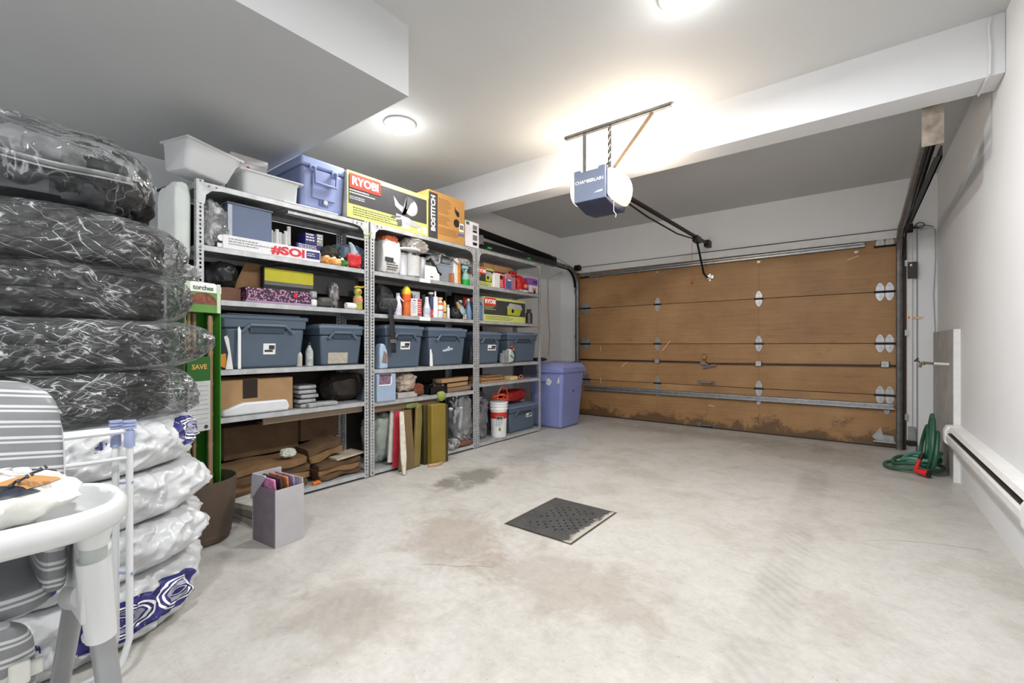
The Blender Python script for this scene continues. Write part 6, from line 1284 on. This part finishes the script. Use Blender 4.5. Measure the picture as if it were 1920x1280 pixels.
MB().tube([(.035, .222 * math.sin(a) * (1 if abs(math.sin(a)) < .0 else 1), .232 * math.cos(a)) if 0 else (.0, .248 * math.copysign(abs(math.sin(a)) ** .55, math.sin(a)), .238 * math.copysign(abs(math.cos(a)) ** .55, math.cos(a))) for a in [i * PI / 30 for i in range(60)]], .0055, 6, True).build('piping', M('piping_white', (206, 208, 210), .5), bk_)
pad(.36, .40, .07, (-.05, 0, .535), (0, .04, 0), 'seat_pad', hc, seed=5); pad(.05, .32, .34, (.12, .0, .36), (0, .18, 0), 'leg_rest_pad', hc, seed=7)
pad(.30, .05, .16, (-.05, .19, .60), (0, 0, 0), 'side_pad', hc, seed=9, nu=30, nv=20)
tr_ = thing('tray_dummy', '', '', (0, 0, 0)); bpy.data.objects.remove(tr_)
def rrect(x0, y0, x1, y1, rad, n=8):
    o = []
    for cx, cy, st in ((x1 - rad, y1 - rad, 0), (x0 + rad, y1 - rad, 1), (x0 + rad, y0 + rad, 2), (x1 - rad, y0 + rad, 3)):
        for k in range(n + 1):
            q = (st + k / n) * PI / 2; o.append((cx + rad * math.cos(q), cy + rad * math.sin(q)))
    return o
rings = []
for ins, z, rad in ((.035, .662, .10), (.012, .668, .12), (.0, .682, .13), (.0, .712, .13), (.006, .722, .13), (.016, .724, .12), (.024, .718, .115), (.034, .690, .105), (.05, .683, .09)):
    rings.append([(x, y, z) for x, y in rrect(-.08 + ins, -.31 + ins, .245 - ins, .305 - ins, rad)])
n = len(rings[0]); tb = MB().add([p for r in rings for p in r], [(j * n + i, j * n + (i + 1) % n, (j + 1) * n + (i + 1) % n, (j + 1) * n + i) for j in range(len(rings) - 1) for i in range(n)] + [tuple(range(n - 1, -1, -1)), tuple(range((len(rings) - 1) * n, len(rings) * n))])
tb.build('tray', HCW, hc, ang=50)
for s in (1, -1):
    yl = .24 * s
    MB().cyl((.152, yl + .015 * s, .44), (.112, yl + .064 * s, .01), .0215, 16).build('leg', HCG, hc)
    MB().cyl((-.03, yl, .46), (-.35, yl, .01), .021, 16).build('leg', HCG, hc)
    MB().cyl((.166, yl, .575), (.172, yl, .66), .0225, 18).build('upper_tube', M('tube_sage', (170, 176, 172), .4), hc)
    MB().cyl((.152, yl + .015 * s, .425), (.166, yl, .605), .0265, 20, .029).build('leg_sleeve', HCW, hc)
    MB().cyl((.12, yl, .515), (-.02, yl, .465), .029, 20, .033).build('cross_socket', HCW, hc)
    MB().prism([(.0, .49), (.06, .46), (.17, .47), (.185, .58), (.13, .60), (.10, .62), (.08, .68), (.01, .68), (-.01, .58)], yl - .020, yl + .020, 'Y').build('leg_joint', HCW, hc, bevel=.006)
    MB().cyl((.03, yl - .03, .60), (.03, yl + .03, .60), .012, 12).build('bolt', HCW, hc); MB().cyl((.170, yl, .635), (.175, yl, .675), .0245, 18, .032).build('tube_cap', HCW, hc)
    MB().cyl((-.02, yl, .465), (-.024, yl, .4635), .022, 14).build('socket_hole', M('socket_dark', (90, 84, 78), .6), hc)
for x, w_ in ((.112, .30), (-.35, .24)): MB().tube([(x, -w_, .018), (x, w_, .018)], .018, 10).build('foot_bar', HCG, hc)
MB().box(.14, -.10, .40, .155, .17, .43).box(.14, .06, .385, .165, .10, .445).box(.14, .12, .395, .165, .15, .44).build('harness_buckle', M('buckle_white', (206, 206, 200), .5), hc, bevel=.005)
tagp = MB().grid(lambda a, b: (.155 + .02 * math.sin(5 * b), -.06 + .16 * a, .40 - .01 * b + .02 * math.sin(6 * a)), 14, 4).build('harness_strap', M('strap_beige', (176, 172, 160), .7), hc, solid=.004)
# plastic bag lying on the tray
tbg = thing('shopping_bag', 'crumpled white shopping bag with dark printed band on the high chair tray', 'plastic bag', (-1.385, -.02, .692), 0)
BA = dict(amp=.10, rd=.10, sc=11)
blob((.23, .40, .10), 131, nu=90, nv=44, **BA).build('bag', M('bag_film_white', (218, 217, 210), .35, 0, .05, 10, .2, 24), tbg)
blob((.23, .40, .10), 131, nu=60, nv=30, win=(.30, 1.12, .62, .97), lift=.02, **BA).build('printed_band', M('band_dark', (38, 44, 54), .4, 0, .2, 10), tbg)
blob((.23, .40, .10), 131, nu=16, nv=10, win=(.10, .2, .68, .84), lift=.03, **BA).build('orange_patch', M('tan_patch', (176, 130, 80), .5), tbg)
rot_flat = Matrix.Rotation(PI * .5, 3, 'Z').to_euler()
bagv = blob((.23, .40, .10), 131, nu=90, nv=44, **BA).v
def topz(x, y): return max(q[2] for q in bagv if math.hypot(q[0] - x, q[1] - y) < .022)
text('XS', .060, tbg, (.0, .105, topz(.0, .105) + .006), PRINTW, (0, .15, PI / 2), ext=.002, bold=.001); text('INHAS', .028, tbg, (.075, .12, topz(.075, .12) + .004), CHAR, (0, .5, -PI / 2), ext=.002, bold=.0008)
MB().prism([(-.02, .0), (.02, .0), (.0, .045)], 0, .002, 'Z').build('arrow_mark', CHAR, tbg, loc=(.03, .165, .066), rot=(0, .2, .6))
finish_texts()
